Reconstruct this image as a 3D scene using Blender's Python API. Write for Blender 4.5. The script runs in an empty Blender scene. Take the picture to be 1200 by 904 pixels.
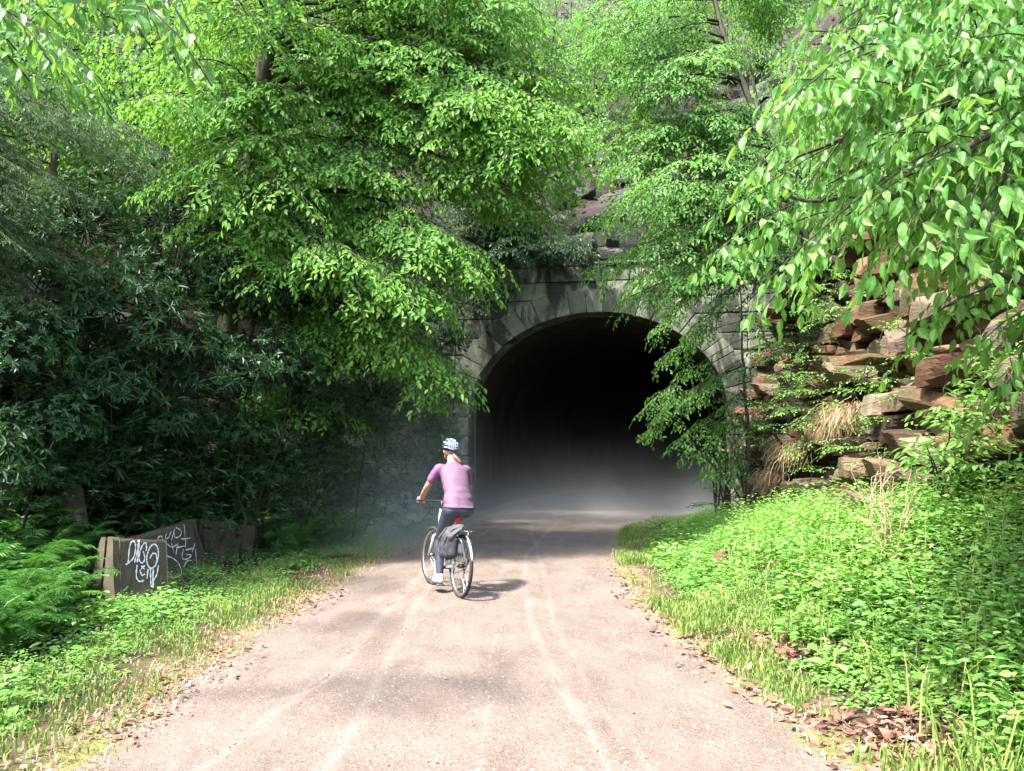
import bpy, math, random
import numpy as np
from mathutils import Vector, Quaternion

# ------------------------------------------------------------------ camera, sky, sun, exposure
scene = bpy.context.scene
COL = scene.collection
rad = math.radians
F_PX, TILT, CAM_Z = 950.0, math.atan(78 / 950), 1.6
cam_d = bpy.data.cameras.new("camera")
cam_d.sensor_width = 36.0
cam_d.lens = 36.0 * F_PX / 1200
cam_d.clip_end = 500
cam = bpy.data.objects.new("camera", cam_d)
COL.objects.link(cam)
cam.location = (0, 0, CAM_Z)
cam.rotation_euler = (rad(90) + TILT, 0, 0)
scene.camera = cam

SUN_DIR = Vector((-0.42, -0.31, 0.86)).normalized()
world = bpy.data.worlds.new("World")
scene.world = world
world.use_nodes = True
wn = world.node_tree
bg = wn.nodes["Background"]
sky = wn.nodes.new("ShaderNodeTexSky")
sky.sky_type = 'NISHITA'
sky.sun_disc = False
sky.sun_elevation = math.asin(SUN_DIR.z)
sky.sun_rotation = math.atan2(SUN_DIR.x, SUN_DIR.y)
sky.dust_density = 2.5
wn.links.new(sky.outputs[0], bg.inputs[0])
bg.inputs[1].default_value = 0.15
sun_d = bpy.data.lights.new("sun", 'SUN')
sun_d.energy = 2.9
sun_d.angle = rad(4.0)
sun_d.color = (1.0, 0.97, 0.92)
sun = bpy.data.objects.new("sun", sun_d)
COL.objects.link(sun)
sun.rotation_euler = SUN_DIR.to_track_quat('Z', 'Y').to_euler()
scene.view_settings.view_transform = 'Standard'
scene.view_settings.look = 'None'
scene.view_settings.gamma = 1
scene.view_settings.use_curve_mapping = False
scene.view_settings.exposure = 2.85
scene.cycles.use_denoising = True
scene.cycles.max_bounces = 7
scene.cycles.diffuse_bounces = 4
scene.cycles.transmission_bounces = 4
scene.cycles.volume_bounces = 1
scene.cycles.sample_clamp_indirect = 6

MIST_IN, MIST_OUT = 0.17, 0.20
rng = np.random.default_rng(7)
Z = np.array([0, 0, 1.0])


def at(px, py, Y):
    """pixel of the 1200x904 photograph and a distance along +Y -> a point in the place"""
    ct, st = math.cos(TILT), math.sin(TILT)
    a, b = (px - 600) / F_PX, (452 - py) / F_PX
    d = np.array([a, ct - b * st, st + b * ct])
    return np.array([0, 0, CAM_Z]) + d * (Y / d[1])


# ------------------------------------------------------------------ helpers
def nrm(v):
    v = np.asarray(v, float)
    if v.ndim == 1:
        return v / (math.sqrt(float(v @ v)) + 1e-12)
    return v / (np.sqrt(np.einsum('...i,...i->...', v, v))[..., None] + 1e-12)


def cross(a, b):
    a, b = np.asarray(a, float), np.asarray(b, float)
    if a.ndim == 1 and b.ndim == 1:
        a0, a1, a2 = a
        b0, b1, b2 = b
        return np.array([a1 * b2 - a2 * b1, a2 * b0 - a0 * b2, a0 * b1 - a1 * b0])
    return np.stack([a[..., 1] * b[..., 2] - a[..., 2] * b[..., 1], a[..., 2] * b[..., 0] - a[..., 0] * b[..., 2], a[..., 0] * b[..., 1] - a[..., 1] * b[..., 0]], -1)


def hash3(ix, iy, iz):
    h = (ix * 374761393 + iy * 668265263 + iz * 2147483647 + 1013904223) & 0xFFFFFFFF
    h = ((h ^ (h >> 13)) * 1274126177) & 0xFFFFFFFF
    h = h ^ (h >> 16)
    return (h & 0xFFFF) / 65535.0


def vnoise(p):
    p = np.asarray(p, float)
    i = np.floor(p).astype(np.int64)
    f = p - i
    f = f * f * (3 - 2 * f)
    r = 0
    for dx in (0, 1):
        for dy in (0, 1):
            for dz in (0, 1):
                w = (f[..., 0] if dx else 1 - f[..., 0]) * (f[..., 1] if dy else 1 - f[..., 1]) * (f[..., 2] if dz else 1 - f[..., 2])
                r = r + w * hash3(i[..., 0] + dx, i[..., 1] + dy, i[..., 2] + dz)
    return r * 2 - 1


def fbm(p, n=4):
    p = np.asarray(p, float)
    s, a = 0, 1.0
    for k in range(n):
        s = s + a * vnoise(p * 2 ** k + 17.3 * k)
        a *= 0.5
    return s / 1.9


def mesh_np(name, V, polys, mats=(), midx=None, smooth=False):
    """V Nx3, polys: list of int arrays (n,k)"""
    me = bpy.data.meshes.new(name)
    V = np.asarray(V, np.float32)
    me.vertices.add(len(V))
    me.vertices.foreach_set('co', V.ravel())
    polys = [np.asarray(p, np.int32) for p in polys if len(p)]
    loops = np.concatenate([p.ravel() for p in polys])
    tot = np.concatenate([np.full(len(p), p.shape[1], np.int32) for p in polys])
    st = np.concatenate([[0], np.cumsum(tot)[:-1]]).astype(np.int32)
    me.loops.add(len(loops))
    me.loops.foreach_set('vertex_index', loops)
    me.polygons.add(len(tot))
    me.polygons.foreach_set('loop_start', st)
    me.polygons.foreach_set('loop_total', tot)
    for m in mats:
        me.materials.append(m)
    if midx is not None:
        me.polygons.foreach_set('material_index', np.asarray(midx, np.int32))
    me.polygons.foreach_set('use_smooth', np.full(len(tot), smooth, bool))
    me.update(calc_edges=True)
    me.validate()
    return me


def link(name, me, parent=None):
    o = bpy.data.objects.new(name, me)
    COL.objects.link(o)
    if parent is not None:
        o.parent = parent
    return o


def tag(o, label=None, cat=None, group=None, kind=None):
    if label:
        o["label"] = label
    if cat:
        o["category"] = cat
    if group:
        o["group"] = group
    if kind:
        o["kind"] = kind
    return o


def empty(name, loc=(0, 0, 0), rz=0.0, label=None, cat=None, group=None):
    o = bpy.data.objects.new(name, None)
    COL.objects.link(o)
    o.location = tuple(float(c) for c in loc)
    o.rotation_euler = (0, 0, rz)
    o.empty_display_size = 0.2
    return tag(o, label, cat, group)


class MB:
    """collects shapes, build() links them as one mesh"""

    def __init__(s):
        s.V, s.P, s.M, s.n = [], {}, {}, 0

    def add(s, V, polys, m=0):
        V = np.asarray(V, float).reshape(-1, 3)
        s.V.append(V)
        for p in polys:
            p = np.asarray(p, np.int64)
            if len(p) == 0:
                continue
            k = p.shape[1]
            s.P.setdefault(k, []).append(p + s.n)
            s.M.setdefault(k, []).append(np.full(len(p), m))
        s.n += len(V)

    def tube(s, pts, r, sides=6, m=0, cap=True):
        pts = np.asarray(pts, float)
        n = len(pts)
        r = np.broadcast_to(np.asarray(r, float), (n,))
        t = nrm(np.gradient(pts, axis=0))
        ref = np.array([0, 0, 1.0]) if abs(t[0, 2]) < 0.9 else np.array([1.0, 0, 0])
        u = nrm(cross(t, ref))
        w = cross(u, t)
        a = np.linspace(0, 2 * np.pi, sides, endpoint=False)
        ring = pts[:, None, :] + r[:, None, None] * (np.cos(a)[None, :, None] * u[:, None, :] + np.sin(a)[None, :, None] * w[:, None, :])
        V = ring.reshape(-1, 3)
        i = np.arange(n - 1)[:, None] * sides
        j = np.arange(sides)[None, :]
        k = (j + 1) % sides
        q = np.stack([i + j, i + k, i + sides + k, i + sides + j], -1).reshape(-1, 4)
        polys = [q]
        if cap:
            polys.append(np.arange(sides)[::-1][None, :])
            polys.append((np.arange(sides) + (n - 1) * sides)[None, :])
        s.add(V, polys, m)

    def box(s, c, size, rot=None, m=0, bev=0.0):
        sx, sy, sz = np.asarray(size) / 2.0
        b = min(bev, sx * .9, sy * .9, sz * .9)
        if b <= 0:
            V = np.array([[x, y, z] for x in (-sx, sx) for y in (-sy, sy) for z in (-sz, sz)])
            q = [[0, 1, 3, 2], [4, 6, 7, 5], [0, 4, 5, 1], [2, 3, 7, 6], [0, 2, 6, 4], [1, 5, 7, 3]]
            polys = [np.array(q)]
        else:
            V, idx = [], {}
            for X in (-1, 1):
                for Y in (-1, 1):
                    for W in (-1, 1):
                        for ax in range(3):
                            d = [sx - b, sy - b, sz - b]
                            d[ax] = (sx, sy, sz)[ax]
                            idx[(X, Y, W, ax)] = len(V)
                            V.append([X * d[0], Y * d[1], W * d[2]])
            V = np.array(V)
            q, t = [], []
            for ax in range(3):
                o = [k for k in range(3) if k != ax]
                for sg in (-1, 1):
                    f = []
                    for (p, r_) in ((-1, -1), (1, -1), (1, 1), (-1, 1)):
                        k = [0, 0, 0]
                        k[ax] = sg
                        k[o[0]] = p
                        k[o[1]] = r_
                        f.append(idx[tuple(k) + (ax,)])
                    q.append(f)
            for ax in range(3):
                o = [k for k in range(3) if k != ax]
                for p in (-1, 1):
                    for r_ in (-1, 1):
                        f = []
                        for (sg, a_) in ((-1, o[0]), (1, o[0]), (1, o[1]), (-1, o[1])):
                            k = [0, 0, 0]
                            k[ax] = sg
                            k[o[0]] = p
                            k[o[1]] = r_
                            f.append(idx[tuple(k) + (a_,)])
                        q.append(f)
            for X in (-1, 1):
                for Y in (-1, 1):
                    for W in (-1, 1):
                        t.append([idx[(X, Y, W, a_)] for a_ in range(3)])
            polys = [np.array(q), np.array(t)]
        if rot is not None:
            V = V @ np.asarray(rot).T
        s.add(V + np.asarray(c), polys, m)

    def ellipsoid(s, c, r, seg=16, ring=10, m=0, rot=None):
        th = np.linspace(0, np.pi, ring + 1)[1:-1]
        ph = np.linspace(0, 2 * np.pi, seg, endpoint=False)
        V = [[0, 0, 1]]
        for t in th:
            for p in ph:
                V.append([math.sin(t) * math.cos(p), math.sin(t) * math.sin(p), math.cos(t)])
        V.append([0, 0, -1])
        V = np.array(V) * np.asarray(r)
        if rot is not None:
            V = V @ np.asarray(rot).T
        q, t3 = [], []
        for j in range(seg):
            k = (j + 1) % seg
            t3.append([0, 1 + j, 1 + k])
            t3.append([len(V) - 1, 1 + (ring - 2) * seg + k, 1 + (ring - 2) * seg + j])
            for i in range(ring - 2):
                q.append([1 + i * seg + j, 1 + (i + 1) * seg + j, 1 + (i + 1) * seg + k, 1 + i * seg + k])
        s.add(V + np.asarray(c), [np.array(q), np.array(t3)], m)

    def build(s, name, mats, parent=None, smooth=False):
        if not isinstance(mats, (list, tuple)):
            mats = [mats]
        ks = sorted(s.P)
        me = mesh_np(name, np.concatenate(s.V), [np.concatenate(s.P[k]) for k in ks], mats,
                     np.concatenate([np.concatenate(s.M[k]) for k in ks]), smooth)
        return link(name, me, parent)


def rotz(a):
    c, s = math.cos(a), math.sin(a)
    return np.array([[c, -s, 0], [s, c, 0], [0, 0, 1.0]])


def rotx(a):
    c, s = math.cos(a), math.sin(a)
    return np.array([[1.0, 0, 0], [0, c, -s], [0, s, c]])


def roty(a):
    c, s = math.cos(a), math.sin(a)
    return np.array([[c, 0, s], [0, 1.0, 0], [-s, 0, c]])


def interp(y, ys, vs):
    return np.interp(y, ys, vs)


def sstep(a, b, x):
    t = np.clip((np.asarray(x, float) - a) / (b - a), 0, 1)
    return t * t * (3 - 2 * t)


# ------------------------------------------------------------------ materials
def new_mat(name):
    m = bpy.data.materials.new(name)
    m.use_nodes = True
    nt = m.node_tree
    return m, nt, nt.nodes["Principled BSDF"], nt.nodes["Material Output"]


def N(nt, typ, **kw):
    n = nt.nodes.new(typ)
    for k, v in kw.items():
        if k.startswith('i_'):
            n.inputs[k[2:].replace('_', ' ')].default_value = v
        else:
            setattr(n, k, v)
    return n


def ramp(nt, fac, stops, interp_='LINEAR'):
    r = nt.nodes.new("ShaderNodeValToRGB")
    r.color_ramp.interpolation = interp_
    el = r.color_ramp.elements
    while len(el) < len(stops):
        el.new(0.5)
    for e, (p, c) in zip(el, stops):
        e.position = p
        e.color = tuple(c) + (1,) if len(c) == 3 else c
    nt.links.new(fac, r.inputs[0])
    return r.outputs[0]


def mixc(nt, fac, a, b, blend='MIX'):
    n = nt.nodes.new("ShaderNodeMix")
    n.data_type = 'RGBA'
    n.blend_type = blend
    for sock, v in ((n.inputs[0], fac), (n.inputs[6], a), (n.inputs[7], b)):
        if hasattr(v, 'links'):
            nt.links.new(v, sock)
        elif isinstance(v, (int, float)):
            sock.default_value = v
        else:
            sock.default_value = tuple(v) + (1,) if len(v) == 3 else v
    return n.outputs[2]


def mathn(nt, op, a, b=0.0, c=None, clamp=False):
    n = nt.nodes.new("ShaderNodeMath")
    n.operation = op
    n.use_clamp = clamp
    for i, v in enumerate((a, b) if c is None else (a, b, c)):
        if hasattr(v, 'links'):
            nt.links.new(v, n.inputs[i])
        else:
            n.inputs[i].default_value = v
    return n.outputs[0]


def noise(nt, scale, detail=4, rough=0.55, coord=None, dist=0.0):
    n = nt.nodes.new("ShaderNodeTexNoise")
    n.inputs["Scale"].default_value = scale
    n.inputs["Detail"].default_value = detail
    n.inputs["Roughness"].default_value = rough
    n.inputs["Distortion"].default_value = dist
    if coord is not None:
        nt.links.new(coord, n.inputs["Vector"])
    return n.outputs[0]


def coords(nt, scale=None, which="Object"):
    tc = nt.nodes.new("ShaderNodeTexCoord")
    o = tc.outputs[which]
    if scale is not None:
        mp = nt.nodes.new("ShaderNodeMapping")
        mp.inputs["Scale"].default_value = scale
        nt.links.new(o, mp.inputs["Vector"])
        o = mp.outputs[0]
    return o


def bump(nt, height, strength, dist, bsdf):
    b = nt.nodes.new("ShaderNodeBump")
    b.inputs["Strength"].default_value = strength
    b.inputs["Distance"].default_value = dist
    nt.links.new(height, b.inputs["Height"])
    nt.links.new(b.outputs[0], bsdf.inputs["Normal"])


def mat_leaf(name, cols, trans, tfac=0.42, rough=0.45, spec=0.35, clump=0.6):
    """cols: three base colours over which single leaves vary; trans: colour of light shining through"""
    m, nt, b, out = new_mat(name)
    geo = nt.nodes.new("ShaderNodeNewGeometry")
    rnd = geo.outputs["Random Per Island"]
    col = ramp(nt, rnd, [(0.0, cols[0]), (0.5, cols[1]), (1.0, cols[2])])
    cl = noise(nt, clump, 2, 0.5, coords(nt))
    hsv = nt.nodes.new("ShaderNodeHueSaturation")
    nt.links.new(col, hsv.inputs["Color"])
    nt.links.new(mathn(nt, 'MULTIPLY_ADD', cl, 0.9, 0.55), hsv.inputs["Value"])
    nt.links.new(mathn(nt, 'MULTIPLY_ADD', cl, -0.06, 0.53), hsv.inputs["Hue"])
    nt.links.new(hsv.outputs[0], b.inputs["Base Color"])
    b.inputs["Roughness"].default_value = rough
    b.inputs["Specular IOR Level"].default_value = spec
    tr = nt.nodes.new("ShaderNodeBsdfTranslucent")
    tcol = mixc(nt, mathn(nt, 'MULTIPLY', rnd, 0.5), trans, cols[1])
    nt.links.new(tcol, tr.inputs[0])
    mx = nt.nodes.new("ShaderNodeMixShader")
    mx.inputs[0].default_value = tfac
    nt.links.new(b.outputs[0], mx.inputs[1])
    nt.links.new(tr.outputs[0], mx.inputs[2])
    nt.links.new(mx.outputs[0], out.inputs["Surface"])
    return m


def mat_plain(name, col, rough=0.5, metal=0.0, spec=0.5, nscale=0, namt=0.25, coat=0.0, bumpd=0.0):
    m, nt, b, out = new_mat(name)
    b.inputs["Base Color"].default_value = tuple(col) + (1,)
    b.inputs["Roughness"].default_value = rough
    b.inputs["Metallic"].default_value = metal
    b.inputs["Specular IOR Level"].default_value = spec
    b.inputs["Coat Weight"].default_value = coat
    if nscale:
        f = noise(nt, nscale, 5, 0.6, coords(nt))
        c2 = tuple(c * (1 - namt) for c in col)
        c3 = tuple(min(1, c * (1 + namt)) for c in col)
        nt.links.new(ramp(nt, f, [(0.3, c2), (0.7, c3)]), b.inputs["Base Color"])
        if bumpd:
            bump(nt, f, 0.6, bumpd, b)
    return m


def mat_bark(name, c1, c2, scale=9):
    m, nt, b, out = new_mat(name)
    co = coords(nt, (1, 1, 0.25))
    f = noise(nt, scale, 6, 0.65, co)
    g = noise(nt, 1.7, 3, 0.5, coords(nt))
    col = ramp(nt, f, [(0.3, c1), (0.7, c2)])
    moss = ramp(nt, g, [(0.52, (0, 0, 0)), (0.66, (1, 1, 1))])
    nt.links.new(mixc(nt, mathn(nt, 'MULTIPLY', moss, 0.5), col, (0.06, 0.08, 0.03)), b.inputs["Base Color"])
    b.inputs["Roughness"].default_value = 0.9
    b.inputs["Specular IOR Level"].default_value = 0.2
    bump(nt, f, 0.7, 0.02, b)
    return m


def mat_rock(name, c_dark, c_mid, c_light, moss=0.3, kinds=None, mosscol=(0.05, 0.07, 0.025), wet=0.0):
    m, nt, b, out = new_mat(name)
    geo = nt.nodes.new("ShaderNodeNewGeometry")
    rnd = geo.outputs["Random Per Island"]
    co = coords(nt, (1, 1, 2.6))
    f1 = noise(nt, 2.2, 8, 0.62, co, 0.6)
    f2 = noise(nt, 14, 5, 0.7, co)
    f3 = noise(nt, 1.1, 4, 0.6, coords(nt))
    base = ramp(nt, mathn(nt, 'ADD', mathn(nt, 'MULTIPLY', rnd, 0.62), mathn(nt, 'MULTIPLY', f1, 0.4)),
                [(0.18, c_dark), (0.45, c_mid), (0.8, c_light)])
    if kinds:
        tone = ramp(nt, mathn(nt, 'ADD', rnd, mathn(nt, 'MULTIPLY_ADD', f3, .5, -.25)), [(i / (len(kinds) - 1), c) for i, c in enumerate(kinds)])
        base = mixc(nt, .75, base, mixc(nt, 1.0, tone, ramp(nt, f1, [(.3, (.45, .42, .4)), (.62, (1, 1, 1))]), 'MULTIPLY'))
    base = mixc(nt, 0.55, base, ramp(nt, f2, [(0.3, (0.35, 0.33, 0.3)), (0.7, (1, 1, 1))]), 'MULTIPLY')
    mm = ramp(nt, f3, [(0.56 - 0.12 * moss, (0, 0, 0)), (0.72 - 0.12 * moss, (1, 1, 1))])
    base = mixc(nt, mathn(nt, 'MULTIPLY', mm, moss), base, mosscol)
    nt.links.new(base, b.inputs["Base Color"])
    b.inputs["Roughness"].default_value = 0.85 - 0.4 * wet
    b.inputs["Specular IOR Level"].default_value = 0.25
    bump(nt, mathn(nt, 'ADD', mathn(nt, 'MULTIPLY', f1, 1.0), mathn(nt, 'MULTIPLY', f2, 0.5)), 0.8, 0.05, b)
    return m


MAT = {}
MAT['beech'] = mat_leaf("beech_leaf", [(0.068, 0.20, 0.028), (0.118, 0.275, 0.04), (0.18, 0.345, 0.075)], (0.23, 0.47, 0.045), 0.5, 0.55, 0.2)
MAT['beech_far'] = mat_leaf("sapling_leaf", [(0.06, 0.185, 0.032), (0.105, 0.255, 0.05), (0.165, 0.32, 0.09)], (0.2, 0.43, 0.055), 0.48, 0.55, 0.2)
MAT['broad'] = mat_leaf("broad_leaf", [(0.05, 0.16, 0.028), (0.09, 0.23, 0.045), (0.17, 0.31, 0.08)], (0.25, 0.48, 0.055), 0.46, 0.45, 0.3)
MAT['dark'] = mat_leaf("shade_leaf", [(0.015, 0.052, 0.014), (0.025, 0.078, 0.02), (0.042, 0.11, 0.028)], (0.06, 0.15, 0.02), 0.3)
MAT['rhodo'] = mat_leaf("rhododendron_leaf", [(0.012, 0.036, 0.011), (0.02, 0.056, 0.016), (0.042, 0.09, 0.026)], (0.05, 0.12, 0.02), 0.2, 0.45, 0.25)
MAT['hemlock'] = mat_leaf("hemlock_needle", [(0.04, 0.085, 0.03), (0.065, 0.125, 0.042), (0.10, 0.165, 0.065)], (0.08, 0.16, 0.05), 0.3, 0.6, 0.12)
MAT['fern'] = mat_leaf("fern_leaf", [(0.035, 0.125, 0.016), (0.055, 0.17, 0.024), (0.085, 0.22, 0.035)], (0.09, 0.25, 0.03), 0.38)
MAT['herb'] = mat_leaf("herb_leaf", [(0.072, 0.20, 0.034), (0.13, 0.278, 0.055), (0.22, 0.36, 0.10)], (0.24, 0.45, 0.055), 0.40, 0.55, 0.22, 1.4)
MAT['grass'] = mat_leaf("grass_blade", [(0.08, 0.15, 0.025), (0.14, 0.22, 0.045), (0.25, 0.27, 0.09)], (0.17, 0.30, 0.04), 0.32, 0.5, 0.3, 1.5)
MAT['dead'] = mat_leaf("dead_grass", [(0.20, 0.13, 0.07), (0.32, 0.22, 0.12), (0.42, 0.33, 0.2)], (0.3, 0.2, 0.1), 0.2, 0.7, 0.2)
MAT['litter'] = mat_leaf("dead_leaf", [(0.08, 0.036, 0.025), (0.15, 0.075, 0.05), (0.26, 0.17, 0.11)], (0.2, 0.09, 0.04), 0.15, 0.6, 0.3)
MAT['litter_dark'] = mat_leaf("shaded_dead_leaf", [(0.016, 0.008, 0.006), (0.032, 0.015, 0.011), (0.065, 0.036, 0.026)], (0.1, 0.05, 0.03), 0.12, 0.7, 0.2)  # darker copy of the dead leaf, the slope's shade put into its colour
MAT['bark'] = mat_bark("bark", (0.05, 0.042, 0.034), (0.14, 0.125, 0.10))
MAT['twig'] = mat_bark("twig_bark", (0.025, 0.02, 0.015), (0.065, 0.052, 0.038), 20)
MAT['dark_stem'] = mat_bark("dark_stem_bark", (0.008, 0.007, 0.005), (0.028, 0.023, 0.017), 20)
MAT['stem'] = mat_plain("green_stem", (0.10, 0.17, 0.04), 0.6, nscale=6)
MAT['rock_warm'] = mat_rock("warm_sandstone", (0.035, 0.026, 0.02), (0.13, 0.073, 0.038), (0.25, 0.165, 0.098), 0.5, [(.035, .027, .02), (.14, .06, .026), (.19, .115, .06), (.13, .115, .095), (.11, .06, .033), (.25, .20, .14)])
MAT['rock_dark'] = mat_rock("dark_rock", (0.016, 0.016, 0.014), (0.038, 0.037, 0.032), (0.085, 0.082, 0.072), 0.6)
MAT['stone'] = None


# ------------------------------------------------------------------ lie of the land
YS = np.array([-10, 0, 4.06, 6.6, 8.94, 12.7, 16.9, 20.3, 24.0])
LE = np.array([-2.2, -2.2, -2.14, -2.25, -2.16, -1.87, -1.35, -0.55, 0.0])      # left edge of the trail
RE = np.array([1.75, 1.75, 1.72, 1.45, 1.32, 1.5, 2.2, 3.6, 4.6])               # right edge of the trail
WLY = np.array([-10, 0, 6, 9, 12, 15, 18, 21, 24])
WLX = np.array([-6.9, -6.9, -6.8, -6.5, -6.0, -5.2, -4.1, -2.3, -1.6])          # foot of the left rock cut
CRY = np.array([-10, 0, 4, 7, 9, 12, 15, 20, 24])
CRX = np.array([5.0, 4.7, 4.35, 4.4, 4.65, 5.0, 5.4, 5.75, 5.5])                # foot of the right rock cut
ZBY = np.array([-10, 0, 4, 7, 9, 12, 15, 20, 24])
ZBV = np.array([1.2, 1.2, 1.2, 1.2, 0.98, 0.72, 0.36, 0.08, 0.08])                # height of the bank there
CHV = np.array([3.0, 3.0, 3.0, 3.2, 3.7, 4.3, 4.9, 5.2, 5.2])                   # height of the right rock cut


def ground_z(x, y):
    x, y = np.asarray(x, float), np.asarray(y, float)
    le, re = np.interp(y, YS, LE), np.interp(y, YS, RE)
    wl, cr = np.interp(y, WLY, WLX), np.interp(y, CRY, CRX)
    zb, ch = np.interp(y, ZBY, ZBV), np.interp(y, ZBY, CHV)
    p = np.stack([x, y, 0 * x], -1)
    n1, n2 = fbm(p * 0.9, 3), fbm(p * 0.22 + 9, 3)
    # right
    t = np.clip((x - re - 0.35) / np.maximum(cr - re - 0.35, 0.3), 0, 1)
    zr = zb * (0.25 * t + 0.75 * t * t * (3 - 2 * t)) + 0.10 * n1 * sstep(0.3, 1.2, x - re)
    zr = zr + ch * sstep(0.1, 1.2, x - cr) + 0.85 * np.maximum(x - cr - 1.1, 0) + 0.9 * n2 * sstep(0.5, 3, x - cr)
    # left
    u = le - x
    tl = np.clip(u / np.maximum(le - wl, 0.3), 0, 1)
    zl = 0.06 * sstep(0, 0.7, u) + 0.55 * sstep(0.45, 1.0, tl) + 0.07 * n1 * sstep(0.3, 1.2, u)
    zl = zl + 2.7 * sstep(0.1, 1.3, wl - x) + 1.05 * np.maximum(wl - x - 1.1, 0) + 0.9 * n2 * sstep(0.5, 3, wl - x)
    mid = (le + re) / 2
    crown = 0.025 * (1 - np.clip(np.abs(x - mid) / np.maximum((re - le) / 2, .1), 0, 1) ** 2)
    return np.where(x > re, zr, np.where(x < le, zl, crown))


P_O, BETA = np.array([2.1, 20.3, 0.0]), rad(10)        # middle of the tunnel mouth, the bore bears 10 degrees right
P_R = np.array([math.cos(BETA), -math.sin(BETA), 0])
P_A = np.array([math.sin(BETA), math.cos(BETA), 0])


def hill_z(u, v):
    p = np.stack([u, v, 0 * u], -1)
    side = np.maximum(np.abs(u - 0.5) - 4.5, 0)
    step = 0.9 * sstep(0.3, 0.7, (v * 0.42 + 0.35 * fbm(p * .35, 2)) % 1.0)
    z = 6.5 + 0.95 * np.maximum(v - 0.7, 0) + step * sstep(0.6, 1.6, v) + 0.85 * side
    return z + 0.7 * fbm(p * 0.3 + 4, 4) * sstep(0.6, 2.5, v) + 0.25 * fbm(p * 1.3, 3) * sstep(0.5, 1.5, v)


def uv_of(x, y):
    d = np.stack([np.asarray(x, float) - P_O[0], np.asarray(y, float) - P_O[1]], -1)
    return d @ P_R[:2], d @ P_A[:2]


def land_z(x, y):
    """height of whatever ground lies at x, y"""
    u, v = uv_of(x, y)
    g = ground_z(x, y)
    return np.where(v > 0.6, np.maximum(hill_z(u, v), np.where(np.abs(u) > 5.5, g, -9)), g)


# ---- ground materials: gravel inside the trail's edge, litter and moss at it, soil beyond (attribute edge = metres outside the edge)
def mat_ground():
    m, nt, b, out = new_mat("soil_and_gravel")
    co = coords(nt)
    e = nt.nodes.new("ShaderNodeAttribute")
    e.attribute_name = "edge"
    tr = nt.nodes.new("ShaderNodeAttribute")
    tr.attribute_name = "track"
    ragged = mathn(nt, 'MULTIPLY_ADD', noise(nt, 1.6, 6, 0.65, co), 0.9, -0.45)
    d = mathn(nt, 'ADD', e.outputs["Fac"], ragged)
    g1 = noise(nt, 95, 3, 0.7, co)
    g2 = noise(nt, 3.0, 6, 0.6, coords(nt, (1, 0.45, 1)), 0.5)
    g3 = noise(nt, 26, 4, 0.6, co)
    gravel = ramp(nt, g1, [(0.28, (0.088, 0.068, 0.055)), (0.5, (0.174, 0.137, 0.112)), (0.72, (0.262, 0.216, 0.182))])
    gravel = mixc(nt, 0.6, gravel, ramp(nt, g2, [(0.3, (0.5, 0.47, 0.44)), (0.66, (1, 1, 1))]), 'MULTIPLY')
    gravel = mixc(nt, 0.5, gravel, ramp(nt, g3, [(0.32, (0.68, 0.66, 0.64)), (0.6, (1, 1, 1))]), 'MULTIPLY')
    tk = mathn(nt, 'MULTIPLY', tr.outputs["Fac"], mathn(nt, 'MULTIPLY_ADD', g3, 0.9, 0.15))
    gravel = mixc(nt, mathn(nt, 'MULTIPLY', tk, 0.42, clamp=True), gravel, (0.29, 0.25, 0.222))
    dirt = ramp(nt, noise(nt, 22, 6, 0.7, co), [(0.3, (0.07, 0.045, 0.03)), (0.5, (0.17, 0.115, 0.075)), (0.72, (0.29, 0.22, 0.15))])
    mossy = ramp(nt, noise(nt, 40, 4, 0.6, co), [(0.3, (0.06, 0.09, 0.015)), (0.7, (0.17, 0.19, 0.035))])
    mfac = ramp(nt, noise(nt, 2.3, 5, 0.6, co), [(0.45, (0, 0, 0)), (0.58, (1, 1, 1))])
    verge = mixc(nt, mathn(nt, 'MULTIPLY', mfac, 0.8), dirt, mossy)
    soil = ramp(nt, noise(nt, 12, 6, 0.7, co), [(0.3, (0.016, 0.012, 0.009)), (0.6, (0.045, 0.03, 0.02)), (0.8, (0.04, 0.05, 0.018))])
    c = mixc(nt, ramp(nt, d, [(0.42, (0, 0, 0)), (0.62, (1, 1, 1))]), gravel, verge)
    dd = mathn(nt, 'MULTIPLY_ADD', d, 0.5, 0.2)
    c = mixc(nt, ramp(nt, dd, [(0.5, (0, 0, 0)), (0.75, (1, 1, 1))]), c, soil)
    nt.links.new(c, b.inputs["Base Color"])
    b.inputs["Roughness"].default_value = 0.92
    b.inputs["Specular IOR Level"].default_value = 0.2
    bump(nt, mathn(nt, 'ADD', g1, mathn(nt, 'MULTIPLY', g3, 1.2)), 0.8, 0.02, b)
    return m


# d is negative inside the trail; ramps want 0..1, so shift the attribute by +0.5 when it is stored
MAT['ground'] = mat_ground()


def mat_hill():
    m, nt, b, out = new_mat("hillside_litter")
    co = coords(nt)
    a = ramp(nt, noise(nt, 9, 7, 0.72, co), [(0.3, (0.007, 0.005, 0.004)), (0.5, (0.019, 0.011, 0.008)), (0.72, (0.04, 0.024, 0.018))])
    g = ramp(nt, noise(nt, 1.1, 5, 0.6, co), [(0.5, (0, 0, 0)), (0.64, (1, 1, 1))])
    c = mixc(nt, mathn(nt, 'MULTIPLY', g, 0.75), a, (0.045, 0.06, 0.022))
    nt.links.new(c, b.inputs["Base Color"])
    b.inputs["Roughness"].default_value = 0.95
    bump(nt, noise(nt, 16, 6, 0.7, co), 0.8, 0.06, b)
    return m


MAT['hill'] = mat_hill()


def set_attr(me, name, vals):
    a = me.attributes.new(name, 'FLOAT', 'POINT')
    a.data.foreach_set('value', np.asarray(vals, np.float32))


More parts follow.
